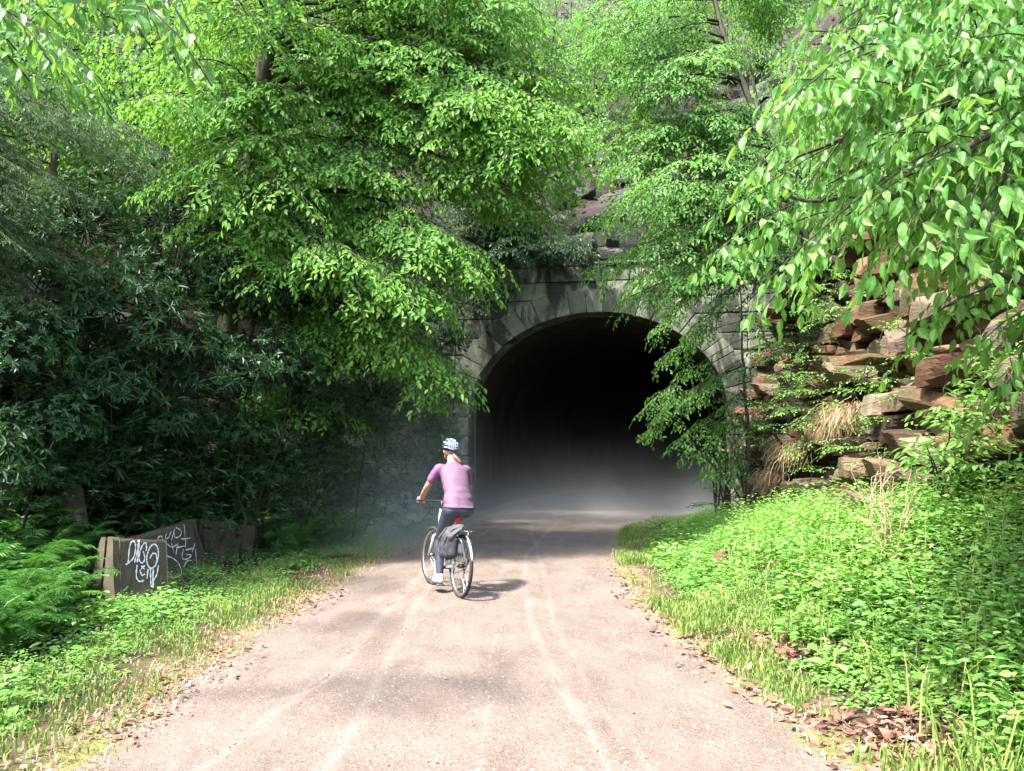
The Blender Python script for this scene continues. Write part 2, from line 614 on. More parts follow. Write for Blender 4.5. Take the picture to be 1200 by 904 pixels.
def edge_dist(x, y):
    return np.maximum(np.interp(y, YS, LE) - x, x - np.interp(y, YS, RE))


def grid_mesh(name, X, Y, Zv, keep=None):
    ny, nx = X.shape
    i = np.arange(ny - 1)[:, None] * nx + np.arange(nx - 1)[None, :]
    q = np.stack([i, i + 1, i + nx + 1, i + nx], -1).reshape(-1, 4)
    if keep is not None:
        q = q[keep.reshape(-1)]
    return mesh_np(name, np.stack([X, Y, Zv], -1).reshape(-1, 3), [q], smooth=True)


# ground sheet in front of the portal
xs = np.concatenate([np.linspace(-32, -8, 50), np.linspace(-7.8, 7.8, 118), np.linspace(8, 32, 50)])
ts = np.concatenate([np.linspace(-9, 3, 20)[:-1], np.linspace(3, 20.3, 130)])
X, T = np.meshgrid(xs, ts)
portal_y = 20.3 + 0.42 - (X - P_O[0]) * math.tan(BETA)
Yg = np.where(T > 3, 3 + (T - 3) / 17.3 * (portal_y - 3), T)
me = grid_mesh("ground", X, Yg, ground_z(X, Yg) - 0.004)
set_attr(me, "edge", edge_dist(X, Yg).ravel() + 0.5)
set_attr(me, "track", np.zeros(X.size))
me.materials.append(MAT['ground'])
tag(link("ground", me), kind='structure')

# the trail, from behind the camera into the bore
tracks = [np.array([(-0.95, 2.5), (-0.93, 4.0), (-0.92, 6.0), (-1.0, 8.5), (-0.9, 13), (-.2, 19)]),
          np.array([(-1.62, 2.5), (-1.58, 4.0), (-1.5, 5.0), (-1.3, 6.0), (-1.25, 9), (-1.0, 14)]),
          np.array([(0.62, 2.5), (0.5, 4.1), (0.33, 5.5), (0.2, 7.5), (0.12, 9.5), (0.25, 13), (1.1, 19)]),
          np.array([(0.78, 2.5), (0.7, 4.1), (0.5, 5.5), (0.4, 7.5), (0.4, 9.5)]),
          np.array([(-0.2, 2.5), (-0.15, 5.5), (-0.2, 9.0), (-.1, 12)])]
ty = np.concatenate([np.linspace(-6, 3, 40)[:-1], np.linspace(3, 12, 260)[:-1], np.linspace(12, 30, 160)])
tt = np.linspace(-0.07, 1.07, 110)
Yt, Tt = np.meshgrid(ty, tt, indexing='ij')
le, re = np.interp(Yt, YS, LE), np.interp(Yt, YS, RE)
sh = np.maximum(Yt - 20.3, 0) * math.tan(BETA)
le, re = np.where(Yt > 20.3, -0.75 + sh, le), np.where(Yt > 20.3, 4.6 + sh, re)
Xt = le + (re - le) * Tt
mid = (le + re) / 2
Zt = 0.004 + 0.025 * (1 - np.clip(np.abs(Xt - mid) / ((re - le) / 2), 0, 1) ** 2)
trk = np.zeros(Xt.shape)
for k, t in enumerate(tracks):
    tx = np.interp(Yt, t[:, 1], t[:, 0]) + 0.04 * fbm(np.stack([Yt * 0.8, 0 * Yt + k, 0 * Yt], -1), 2)
    wob = 0.5 + 0.5 * fbm(np.stack([Xt * 2, Yt * 0.7, 0 * Yt + 3.3 * k], -1), 3)
    trk = np.maximum(trk, np.exp(-((Xt - tx) / (0.035, 0.045, 0.035, 0.025, 0.025)[k]) ** 2) * (0.5 + 0.8 * wob) * (1, 1, 1, .7, .5)[k])
Zt = Zt - 0.008 * trk + 0.006 * fbm(np.stack([Xt * 3, Yt * 3, 0 * Yt], -1), 3)
Zt = np.where(edge_dist(Xt, Yt) > 0, ground_z(Xt, Yt) * (Yt < 20.3) + 0.004, Zt)
me = grid_mesh("trail", Xt, Yt, Zt)
set_attr(me, "edge", np.where(Yt > 20.3, -0.2, edge_dist(Xt, Yt)).ravel() + 0.5)
set_attr(me, "track", trk.ravel())
me.materials.append(MAT['ground'])
tag(link("trail", me), kind='structure')

# the hillside over the tunnel
us = np.concatenate([np.linspace(-34, -9, 50), np.linspace(-8.7, 9, 90), np.linspace(9.3, 34, 50)])
vs = np.concatenate([[0.34], np.linspace(0.36, 14, 90), np.linspace(14.5, 55, 60)])
U, Vv = np.meshgrid(us, vs)
Hz = hill_z(U, Vv)
Hz[0] = np.where(np.abs(us) > 5.3, -1.0, Hz[0])       # the sheet's edge is carried down to the ground on both sides of the portal
XH = P_O[0] + P_R[0] * U + P_A[0] * Vv
YH = P_O[1] + P_R[1] * U + P_A[1] * Vv
me = grid_mesh("hillside", XH, YH, Hz)
me.materials.append(MAT['hill'])
tag(link("hillside", me), kind='structure')


# ------------------------------------------------------------------ tunnel portal of squared stone
def mat_ashlar(name, c1, c2, c3, stain=0.88, streak=(0.009, 0.011, 0.007)):
    m, nt, b, out = new_mat(name)
    geo = nt.nodes.new("ShaderNodeNewGeometry")
    rnd = geo.outputs["Random Per Island"]
    co = coords(nt)
    f1 = noise(nt, 3.2, 7, 0.65, co)
    f2 = noise(nt, 24, 5, 0.65, co)
    st = noise(nt, 1.0, 7, 0.68, coords(nt, (1.4, 1, 0.55)), 0.8)
    base = ramp(nt, mathn(nt, 'ADD', mathn(nt, 'MULTIPLY', rnd, 0.5), mathn(nt, 'MULTIPLY', f1, 0.5)), [(0.2, c1), (0.5, c2), (0.8, c3)])
    base = mixc(nt, 0.5, base, ramp(nt, f2, [(0.3, (0.5, 0.5, 0.48)), (0.65, (1, 1, 1))]), 'MULTIPLY')
    s = ramp(nt, mathn(nt, 'ADD', st, mathn(nt, 'MULTIPLY', rnd, 0.16)), [(0.53, (0, 0, 0)), (0.65, (1, 1, 1))])
    base = mixc(nt, mathn(nt, 'MULTIPLY', s, stain), base, streak)
    nt.links.new(base, b.inputs["Base Color"])
    b.inputs["Roughness"].default_value = 0.85
    b.inputs["Specular IOR Level"].default_value = 0.25
    bump(nt, mathn(nt, 'ADD', f1, mathn(nt, 'MULTIPLY', f2, 0.6)), 0.6, 0.03, b)
    return m


MAT['ashlar'] = mat_ashlar("grey_ashlar", (0.10, 0.108, 0.078), (0.20, 0.21, 0.16), (0.33, 0.345, 0.28))
MAT['ring'] = mat_ashlar("arch_stone", (0.10, 0.106, 0.078), (0.19, 0.20, 0.15), (0.31, 0.325, 0.26), 0.88)
MAT['mortar'] = mat_plain("mortar", (0.06, 0.06, 0.052), 0.95, nscale=8)
MAT['lining'] = mat_ashlar("dark_lining", (0.03, 0.026, 0.022), (0.05, 0.04, 0.031), (0.085, 0.062, 0.045), 0.6, (0.015, 0.013, 0.012))  # very dark brown stone with darker blotches

portal = empty("tunnel_portal", P_O, -BETA, "weathered stone portal with wide dark arch where the gravel trail enters the hillside", "tunnel portal")
AW, AH, ZS = 3.25, 2.62, 2.5          # half width, rise, springing height
RT = 0.62                             # depth of the arch ring
WTOP = 6.32


def in_arch(u, z, g):
    return np.where(z > ZS, (u / (AW + g)) ** 2 + ((z - ZS) / (AH + g)) ** 2 < 1, np.abs(u) < AW + g)


r2 = np.random.default_rng(11)
wall = MB()
row_z, row = 0.0, 0
while row_z < WTOP - 0.05:
    h = min([0.46, 0.42, 0.5, 0.44][row % 4], WTOP - row_z)
    if WTOP - row_z - h < 0.2:
        h = WTOP - row_z
    u0 = -5.6 - r2.random() * 0.6
    while u0 < 5.2:
        w = r2.uniform(0.7, 1.35)
        u1 = min(u0 + w, 5.6)
        g = 0.008
        n = 7
        bu = np.concatenate([np.linspace(u0 + g, u1 - g, n)[:-1], np.full(n - 1, u1 - g), np.linspace(u1 - g, u0 + g, n)[:-1], np.full(n - 1, u0 + g)])
        bz = np.concatenate([np.full(n - 1, row_z + g), np.linspace(row_z + g, row_z + h - g, n)[:-1], np.full(n - 1, row_z + h - g), np.linspace(row_z + h - g, row_z + g, n)[:-1]])
        ins = in_arch(bu, bz, RT * 0.75)
        if not ins.all():
            k = (bu / (AW + RT * .75)) ** 2 + (np.maximum(bz - ZS, 0) / (AH + RT * .75)) ** 2
            sc = np.where(ins, 1 / np.sqrt(np.maximum(k, 1e-6)), 1)
            hi = bz > ZS
            bu2 = np.where(ins & hi, bu * sc, np.where(ins, np.sign(bu) * (AW + RT * .75), bu))
            bz2 = np.where(ins & hi, ZS + (bz - ZS) * sc, bz)
            area = 0.5 * abs(np.sum(bu2 * np.roll(bz2, -1) - bz2 * np.roll(bu2, -1)))
            if area > 0.06:
                cu, cz = bu2.mean(), bz2.mean()
                dv = r2.uniform(-0.03, 0.02)
                c = 0.022
                du, dz = cu - bu2, cz - bz2
                L = np.hypot(du, dz) + 1e-6
                wob = 0.5 + r2.random(len(bu2))
                fu, fz = bu2 + du / L * c * wob, bz2 + dz / L * c * wob
                m = len(bu2)
                V = np.concatenate([np.stack([fu, np.full(m, dv - 0.02), fz], -1), np.stack([bu2, np.full(m, dv + 0.004), bz2], -1),
                                    np.stack([bu2, np.full(m, 0.09), bz2], -1)])
                i = np.arange(m)
                j = (i + 1) % m
                q = np.concatenate([np.stack([i + m, j + m, j, i], -1), np.stack([i + 2 * m, j + 2 * m, j + m, i + m], -1)])
                # front as a fan about its centre, slightly domed
                V = np.concatenate([V, [[cu, dv - 0.02 - r2.uniform(0, 0.03), cz]]])
                tri = np.stack([i, j, np.full(m, 3 * m)], -1)
                wall.add(V, [q, tri])
        u0 = u1
    row_z += h
    row += 1
wall.build("stone_wall", MAT['ashlar'], portal)
# mortar behind the joints
mb = MB()
th = np.concatenate([np.linspace(0, np.pi, 60)])
inner = np.concatenate([[[AW + RT * .6, 0]], np.stack([(AW + RT * .6) * np.cos(th), ZS + (AH + RT * .6) * np.sin(th)], -1), [[-AW - RT * .6, 0]]])
outer = []
for (u, z) in inner:
    if z < ZS + 1e-6:
        outer.append([math.copysign(5.58, u), z])
    else:
        d = np.array([u, z - ZS])
        k = min(5.58 / max(abs(d[0]), 1e-6), (WTOP - 0.02 - ZS) / max(d[1], 1e-6))
        outer.append([d[0] * k, ZS + d[1] * k])
outer = np.array(outer)
n = len(inner)
V = np.concatenate([np.stack([inner[:, 0], np.full(n, 0.03), inner[:, 1]], -1), np.stack([outer[:, 0], np.full(n, 0.03), outer[:, 1]], -1),
                    np.stack([outer[:, 0], np.full(n, 0.7), outer[:, 1]], -1)])
i = np.arange(n - 1)
mb.add(V, [np.concatenate([np.stack([i, i + n, i + n + 1, i + 1], -1), np.stack([i + n, i + 2 * n, i + 2 * n + 1, i + n + 1], -1)])])
for sg in (-1, 1):
    u, z = sg * 5.58, WTOP - 0.02
    k = np.argmin(np.abs(outer - [u, z]).sum(1))
th = np.linspace(0, np.pi, 60)
ic = np.concatenate([[[AW + .035, 0]], np.stack([(AW + .035) * np.cos(th), ZS + (AH + .035) * np.sin(th)], -1), [[-AW - .035, 0]]])
n = len(ic)
i = np.arange(n - 1)
mb.add(np.concatenate([np.c_[ic[:, 0], np.full(n, -.03), ic[:, 1]], np.c_[ic[:, 0], np.full(n, .6), ic[:, 1]]]), [np.stack([i, i + 1, i + n + 1, i + n], -1)])
oc = ic * [1.115, 1] + np.array([0, 0])
oc = np.concatenate([[[AW + .4, 0]], np.stack([(AW + .4) * np.cos(th), ZS + (AH + .4) * np.sin(th)], -1), [[-AW - .4, 0]]])
mb.add(np.concatenate([np.c_[ic[:, 0], np.full(n, -.03), ic[:, 1]], np.c_[oc[:, 0], np.full(n, -.03), oc[:, 1]]]), [np.stack([i, i + 1, i + n + 1, i + n], -1)])
an = np.concatenate([np.c_[ic[:, 0] * .975, np.full(n, .61), ZS + (ic[:, 1] - ZS) * .975], np.c_[ic[:, 0] * 1.35, np.full(n, .61), ZS + (ic[:, 1] - ZS) * 1.35]])
an[n - 1, 2] = an[0, 2] = an[2 * n - 1, 2] = an[n, 2] = 0
mb.add(an, [np.stack([i, i + 1, i + n + 1, i + n], -1)])
mb.build("mortar_bed", MAT['mortar'], portal)
# arch ring
rg = MB()
nv = 25
edges = np.linspace(0, np.pi, nv + 1)
for k in range(nv):
    a0, a1 = edges[k] + 0.003, edges[k + 1] - 0.003
    aa = np.linspace(a0, a1, 4)
    rt = RT + r2.uniform(-0.03, 0.05)
    ins = np.stack([AW * np.cos(aa), ZS + AH * np.sin(aa)], -1)
    outs = np.stack([(AW + rt) * np.cos(aa), ZS + (AH + rt) * np.sin(aa)], -1)
    loop = np.concatenate([ins, outs[::-1]])
    c = loop.mean(0)
    d = c - loop
    L = np.linalg.norm(d, axis=1, keepdims=True)
    fl = loop + d / L * 0.02
    m = len(loop)
    fv = -0.05 + r2.uniform(-0.015, 0.015)
    V = np.concatenate([np.c_[fl[:, 0], np.full(m, fv), fl[:, 1]], np.c_[loop[:, 0], np.full(m, fv + 0.02), loop[:, 1]], np.c_[loop[:, 0], np.full(m, 0.62), loop[:, 1]],
                        [[c[0], fv - 0.012, c[1]]]])
    i = np.arange(m)
    j = (i + 1) % m
    rg.add(V, [np.concatenate([np.stack([i + m, j + m, j, i], -1), np.stack([i + 2 * m, j + 2 * m, j + m, i + m], -1)]), np.stack([i, j, np.full(m, 3 * m)], -1)])
zz = 0.0
for k, h in enumerate([0.52, 0.48, 0.5, 0.5, 0.49]):
    for sg in (-1, 1):
        w = RT + r2.uniform(0.0, 0.25) * (k % 2)
        dv = r2.uniform(-0.015, 0.015)
        rg.box((sg * (AW + w / 2), 0.262 + dv, zz + h / 2), (w - 0.01, 0.70, h - 0.012), bev=0.02)
    zz += h + 0.002
rg.build("arch_ring", MAT['ring'], portal)
# coping course along the top
cp = MB()
u0 = -5.7
while u0 < 5.5:
    w = r2.uniform(1.0, 1.7)
    hc = r2.uniform(.2, .33) if r2.random() < .8 else .1
    if True:
        cp.box((u0 + w / 2, 0.37 + r2.uniform(-.06, .05), WTOP + 0.004 + hc / 2), (w - 0.03, 0.82, hc), rot=rotz(r2.normal(0, .015)), bev=0.035)
    u0 += w
cp.build("coping", MAT['ashlar'], portal)
# bore
prof = np.concatenate([[[AW + 0.02, -0.3]], np.stack([(AW + 0.02) * np.cos(np.linspace(0, np.pi, 34)), ZS + (AH + 0.02) * np.sin(np.linspace(0, np.pi, 34))], -1), [[-AW - 0.02, -0.3]]])
vv = np.linspace(0.55, 42, 150)
bend = 0.006 * vv ** 2
PU = prof[None, :, 0] + bend[:, None]
PV = np.repeat(vv[:, None], len(prof), 1)
PZ = np.repeat(prof[None, :, 1], len(vv), 0)
jit = fbm(np.stack([PU * 1.1, PV * 1.1, PZ * 1.1], -1), 4) * 0.07
PU2 = PU * 1.0 + jit * np.sign(prof[None, :, 0])
ln = MB()
n = len(prof)
i = np.arange(len(vv) - 1)[:, None] * n + np.arange(n - 1)[None, :]
ln.add(np.stack([PU2, PV, PZ + jit * (PZ > ZS)], -1).reshape(-1, 3), [np.stack([i, i + n, i + n + 1, i + 1], -1).reshape(-1, 4)])
e0 = (len(vv) - 1) * n
ln.add(np.stack([PU2[-1], PV[-1], PZ[-1]], -1), [np.arange(n)[None, :]])
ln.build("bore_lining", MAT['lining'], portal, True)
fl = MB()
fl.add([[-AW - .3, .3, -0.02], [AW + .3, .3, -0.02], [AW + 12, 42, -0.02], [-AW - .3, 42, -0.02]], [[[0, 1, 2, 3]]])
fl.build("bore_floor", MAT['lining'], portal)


# ------------------------------------------------------------------ rock cuts: beds of broken blocks
def rock_block(mb, c, size, ax, r, amp=0.10, k=4, m=0):
    """broken block: a box grid pulled about by noise; ax = 3x3 frame with columns along, across, up"""
    g = np.linspace(-1, 1, k)
    V, idx, quads = [], {}, []

    def vid(p):
        key = tuple(np.round(p, 4))
        if key not in idx:
            idx[key] = len(V)
            V.append(p)
        return idx[key]
    for a in range(3):
        o = [q for q in range(3) if q != a]
        for s in (-1, 1):
            for i in range(k - 1):
                for j in range(k - 1):
                    f = []
                    for (di, dj) in ((0, 0), (1, 0), (1, 1), (0, 1)):
                        p = [0, 0, 0]
                        p[a] = s
                        p[o[0]] = g[i + di]
                        p[o[1]] = g[j + dj]
                        f.append(vid(p))
                    if (s > 0) == (a != 1):
                        quads.append(f)
                    else:
                        quads.append(f[::-1])
    V = np.array(V)
    V = V * (1 - 0.12 * r.random(3))
    for _ in range(7):        # split off corners along flat fractures
        q = nrm(r.normal(0, 1, 3) * [1, 1, .8])
        ex = np.maximum(V @ q - r.uniform(.72, 1.15), 0)
        V = V - ex[:, None] * q
    # shear, so that faces are seldom square to one another
    V = V + r.uniform(-.16, .16, (1, 3)) * V[:, [1, 2, 0]]
    V = V * np.asarray(size) / 2
    off = r.uniform(0, 50, 3)
    V = V + amp * min(size) * np.stack([vnoise(V / (0.4 * max(size)) + off + 7 * q) for q in range(3)], -1)
    mb.add(V @ np.asarray(ax).T + np.asarray(c), [np.array(quads)], m)


def rock_cut(name, ys, xs_, zb_f, h_f, sign, mat, seed, batter=0.28, ymin=-2, ymax=20.4, bed=(0.22, 0.55), blk=(0.5, 1.5)):
    r = np.random.default_rng(seed)
    mb = MB()
    y = ymin
    yy = np.linspace(ymin, ymax, 400)
    z = -0.25
    hmax = max(h_f(q) for q in yy) + 0.3
    while z < hmax:
        h = r.uniform(*bed)
        y = ymin + r.random() * 0.5
        bedoff = r.uniform(-0.22, 0.22)
        while y < ymax:
            w = min(r.uniform(*blk), 4.2 * h)
            ym = y + w / 2
            if z < h_f(ym) + 0.1 and r.random() < 0.965:
                x = np.interp(ym, ys, xs_)
                dx = (np.interp(ym + .4, ys, xs_) - np.interp(ym - .4, ys, xs_)) / 0.8
                t = nrm([dx, 1, 0])
                nn = np.array([t[1], -t[0], 0]) * sign            # away from the trail
                dep = r.uniform(0.7, 1.1)
                out = batter * z + bedoff + r.uniform(-0.30, 0.30) + 0.45 * fbm(np.array([ym * .5, z * .6, seed]), 2)
                c = np.array([x, ym, zb_f(ym) + z + h / 2]) + nn * (out + dep / 2 - 0.25)
                A = np.stack([t, nn, [0, 0, 1]], -1) @ rotz(r.normal(0, .14)) @ rotx(r.normal(0, .07)) @ roty(r.normal(-0.04, .05))
                rock_block(mb, c, (w * 1.25, dep, h * 1.25), A, r, amp=0.12, k=7)
            y += w
        z += h
    return tag(mb.build(name, mat), kind='structure')


zb_r = lambda y: float(np.interp(y, ZBY, ZBV))
rock_cut("cliff", CRY, CRX, zb_r, lambda y: float(np.interp(y, ZBY, CHV)) + 0.25, 1, MAT['rock_warm'], 3, 0.22, 3.0, 20.2, (0.1, 0.3), (0.25, 1.0))
rock_cut("rock_wall", WLY, WLX, lambda y: 0.45, lambda y: 2.7 + 2.6 * float(sstep(17, 20, y)), -1, MAT['rock_dark'], 5, 0.3, 4.0, 21.3, (0.3, 0.8), (0.7, 2.0))

# ledges that break out of the hillside over the portal
r3 = np.random.default_rng(21)
mb = MB()
for k in range(150):
    px, py = r3.uniform(500, 900), r3.uniform(20, 320)
    v = 0.8 + 9 * (320 - py) / 300 + r3.uniform(-.6, .6)
    u = (px - 698) / 950 * (20.3 + v) + r3.uniform(-1, 1)
    p = P_O + P_R * u + P_A * v
    s = r3.uniform(0.35, 1.0)
    p[2] = float(hill_z(np.array(u), np.array(v))) + r3.uniform(-.15, .15) * s
    rock_block(mb, p, (s * r3.uniform(1, 1.9), s * r3.uniform(.8, 1.2), s * r3.uniform(.5, 1.0)),
               rotz(-BETA + r3.normal(0, .35)) @ rotx(r3.normal(0, .15)), r3, 0.1, 6)
for k in range(26):       # a broken band just over the coping
    u = r3.uniform(-5, 5)
    v = r3.uniform(0.7, 1.6)
    p = P_O + P_R * u + P_A * v
    s = r3.uniform(0.5, 1.1)
    p[2] = 6.6 + s * .3 + 0.5 * (v - .7)
    rock_block(mb, p, (s * 1.6, s, s * .8), rotz(-BETA + r3.normal(0, .3)), r3, 0.1, 6)
tag(mb.build("hillside_rock", MAT['rock_dark']), kind='structure')


# ------------------------------------------------------------------ leaves and boughs
T6 = (np.array([[0, 0, 0], [-.40, .26, .07], [-.40, .60, .06], [0, 1, -.06], [.40, .60, .06], [.40, .26, .07]]),
      np.array([[0, 3, 2, 1], [0, 5, 4, 3]]))
T4 = (np.array([[0, 0, 0], [-.5, .45, .08], [0, 1, -.04], [.5, .45, .08]]), np.array([[0, 2, 1], [0, 3, 2]]))
# long leaf that bends down along its length, with a pointed tip (near leaves)
T9 = (np.array([[0, 0, 0], [-.30, .16, .05], [-.46, .42, .07], [-.30, .72, .02], [0, 1, -.14], [.30, .72, .02], [.46, .42, .07], [.30, .16, .05],
                [0, .22, 0], [0, .46, 0.01], [0, .74, -.04]]),
      np.array([[0, 8, 1, 1], [8, 9, 2, 1], [9, 10, 3, 2], [10, 4, 3, 3], [0, 7, 8, 8], [8, 7, 6, 9], [9, 6, 5, 10], [10, 5, 4, 4]]))


class Leaves:
    def __init__(s):
        s.a = []

    def add(s, P, D, Nn, L, W):
        P = np.asarray(P, float).reshape(-1, 3)
        n = len(P)
        s.a.append(np.concatenate([P, np.broadcast_to(D, (n, 3)), np.broadcast_to(Nn, (n, 3)),
                                   np.broadcast_to(np.asarray(L, float).reshape(-1, 1), (n, 1)), np.broadcast_to(np.asarray(W, float).reshape(-1, 1), (n, 1))], 1))

    def count(s):
        return sum(len(x) for x in s.a)

    def build(s, name, mat, parent=None, tmpl=T6, keep=None, smooth=False):
        A = np.concatenate(s.a)
        if keep is not None:
            A = A[keep(A[:, :3])]
        P, D, Nn, L, W = A[:, :3], nrm(A[:, 3:6]), A[:, 6:9], A[:, 9:10], A[:, 10:11]
        S = nrm(cross(D, Nn))
        N2 = cross(S, D)
        tv, tf = tmpl
        V = P[:, None] + S[:, None] * (W * tv[None, :, 0])[..., None] + D[:, None] * (L * tv[None, :, 1])[..., None] + N2[:, None] * (L * tv[None, :, 2])[..., None]
        n, k = len(P), len(tv)
        off = (np.arange(n) * k)[:, None, None]
        if tf.shape[1] == 4 and (tf[:, 2] == tf[:, 3]).any():
            tri = tf[tf[:, 2] == tf[:, 3]][:, :3]
            qd = tf[tf[:, 2] != tf[:, 3]]
            polys = [(tri[None] + off).reshape(-1, 3), (qd[None] + off).reshape(-1, 4)]
        else:
            polys = [(tf[None] + off).reshape(-1, tf.shape[1])]
        me = mesh_np(name, V.reshape(-1, 3), polys, [mat], None, smooth)
        return link(name, me, parent)


def curve(p0, p1, sag, n, r, wig=0.03, arch=0.0):
    t = np.linspace(0, 1, n)[:, None]
    p0, p1 = np.asarray(p0, float), np.asarray(p1, float)
    L = np.linalg.norm(p1 - p0)
    pts = p0 + (p1 - p0) * t
    pts[:, 2] += (arch * 4 * t * (1 - t))[:, 0] + (sag * (4 * t * (1 - t)))[:, 0]
    w = np.cumsum(r.normal(0, 1, (n, 3)), 0) * wig * L / math.sqrt(n)
    w = w - w[0] - (w[-1] - w[0]) * t
    return pts + w * np.array([1, 1, 0.6])


TW = 0


def leafy_twig(lv, p, leaf, r, up, aspect=0.52, drop=0.15, jit=0.35, spc=0.55, ang=50, flat=1.0):
    """alternate leaves along the twig p (n x 3); up = normal of the plane the leaves lie in"""
    seg = np.linalg.norm(np.diff(p, axis=0), axis=1)
    s = np.concatenate([[0], np.cumsum(seg)])
    L = s[-1]
    k = max(2, int(L / (leaf * spc)))
    q = (np.arange(k) + r.uniform(0.2, .8)) / k * L
    P = np.stack([np.interp(q, s, p[:, a]) for a in range(3)], -1)
    d = nrm(p[-1] - p[0])
    up = nrm(up)
    side = nrm(cross(d, up))
    sg = np.where((np.arange(k) + r.integers(0, 2)) % 2 == 0, 1.0, -1.0)
    sg[-1] = 0.15
    a = np.radians(ang) + r.normal(0, .22, k)
    D = d * np.cos(a)[:, None] + side * (np.sin(a) * sg)[:, None] + r.normal(0, .14, (k, 3))
    D[:, 2] -= drop * (0.4 + r.random(k) * 1.2)
    Nn = up * flat + r.normal(0, jit, (k, 3))
    ll = leaf * r.uniform(0.5, 1.2, k) * (0.75 + 0.25 * np.sin(np.pi * np.clip(q / L, .1, .95)))
    lv.add(P, nrm(D), nrm(Nn), ll, ll * aspect * r.uniform(.85, 1.15, k))


def bough(lv, tb, p0, p1, spread, leaf, r, sag=0.25, bare=0.2, step=0.16, rad0=0.02, drop=0.15, jit=0.35, spc=0.55, ang=52,
          tilt=0.0, aspect=0.52, depth=1, twigsag=0.12, twig_r=0.0035, flat=1.0, arch=None):
    """a limb from p0 to p1 with side twigs in a roughly level plane (a layered spray)"""
    L = np.linalg.norm(np.asarray(p1) - np.asarray(p0))
    n = max(5, int(L / 0.25))
    c = curve(p0, p1, sag * L * 0.5, n, r)
    tb.tube(c, np.linspace(rad0, 0.004, n), 5)
    s = np.linspace(0, 1, n)
    k = max(3, int(L * (1 - bare) / step))
    side_sign = 1 if r.random() < .5 else -1
    ax_all = nrm(np.gradient(c, axis=0))
    for i in range(k):
        t = bare + (1 - bare) * (i + r.uniform(.1, .9)) / k
        P = np.array([np.interp(t, s, c[:, a]) for a in range(3)])
        ax = nrm(np.array([np.interp(t, s, ax_all[:, a]) for a in range(3)]))
        side = nrm(cross(ax, Z))
        up = nrm(cross(side, ax))
        if tilt:
            up = nrm(up + side * tilt * r.normal())
            side = nrm(cross(ax, up))
        side_sign = -side_sign
        q = (t - bare) / (1 - bare)
        prof = (0.35 + 0.65 * math.sin(math.pi * min(1, 0.25 + 0.6 * q))) * (1 if q < .8 else 1 - (q - .8) * 2.6)
        l = spread * prof * r.uniform(.6, 1.15)
        if l < leaf * 1.2:
            continue
        a = rad(r.normal(ang, 9))
        d = ax * math.cos(a) + side * math.sin(a) * side_sign + up * r.normal(0, .1)
        end = P + d * l - Z * twigsag * l * (0.5 + r.random())
        if depth > 0 and l > leaf * 5:
            bough(lv, tb, P, end, l * 0.42, leaf, r, 0.1, 0.12, step * .8, twig_r * 1.6, drop, jit, spc, 48, tilt, aspect, depth - 1, twigsag, twig_r, flat)
        else:
            m = 4
            w = curve(P, end, 0.08 * l, m, r, .02)
            if twig_r > 0:
                tb.tube(w, np.linspace(twig_r, twig_r * .4, m), 3, cap=False)
            leafy_twig(lv, w, leaf, r, up, aspect, drop, jit, spc, flat=flat)
    tipseg = c[int(n * .7):]
    if len(tipseg) > 1:
        leafy_twig(lv, tipseg, leaf, r, Z, aspect, drop, jit, spc, flat=flat)
    return c


def trunk_tube(tb, pts, r0, r1, r, sides=10, n=24):
    pts = np.asarray(pts, float)
    t = np.linspace(0, 1, len(pts))
    tt = np.linspace(0, 1, n)
    c = np.stack([np.interp(tt, t, pts[:, a]) for a in range(3)], -1)
    for _ in range(3):
        c[1:-1] = (c[:-2] + 2 * c[1:-1] + c[2:]) / 4
    w = np.cumsum(r.normal(0, .02, (n, 3)), 0)
    c = c + (w - w[0]) * np.array([1, 1, 0.2])
    rr = r0 + (r1 - r0) * tt
    rr = rr * (1 + 0.5 * np.exp(-tt * 18))
    tb.tube(c, rr, sides)
    return c


def on_trunk(c, z):
    z = np.clip(z, c[0, 2], c[-1, 2])
    o = np.argsort(c[:, 2])
    return np.array([np.interp(z, c[o, 2], c[o, a]) for a in range(3)])


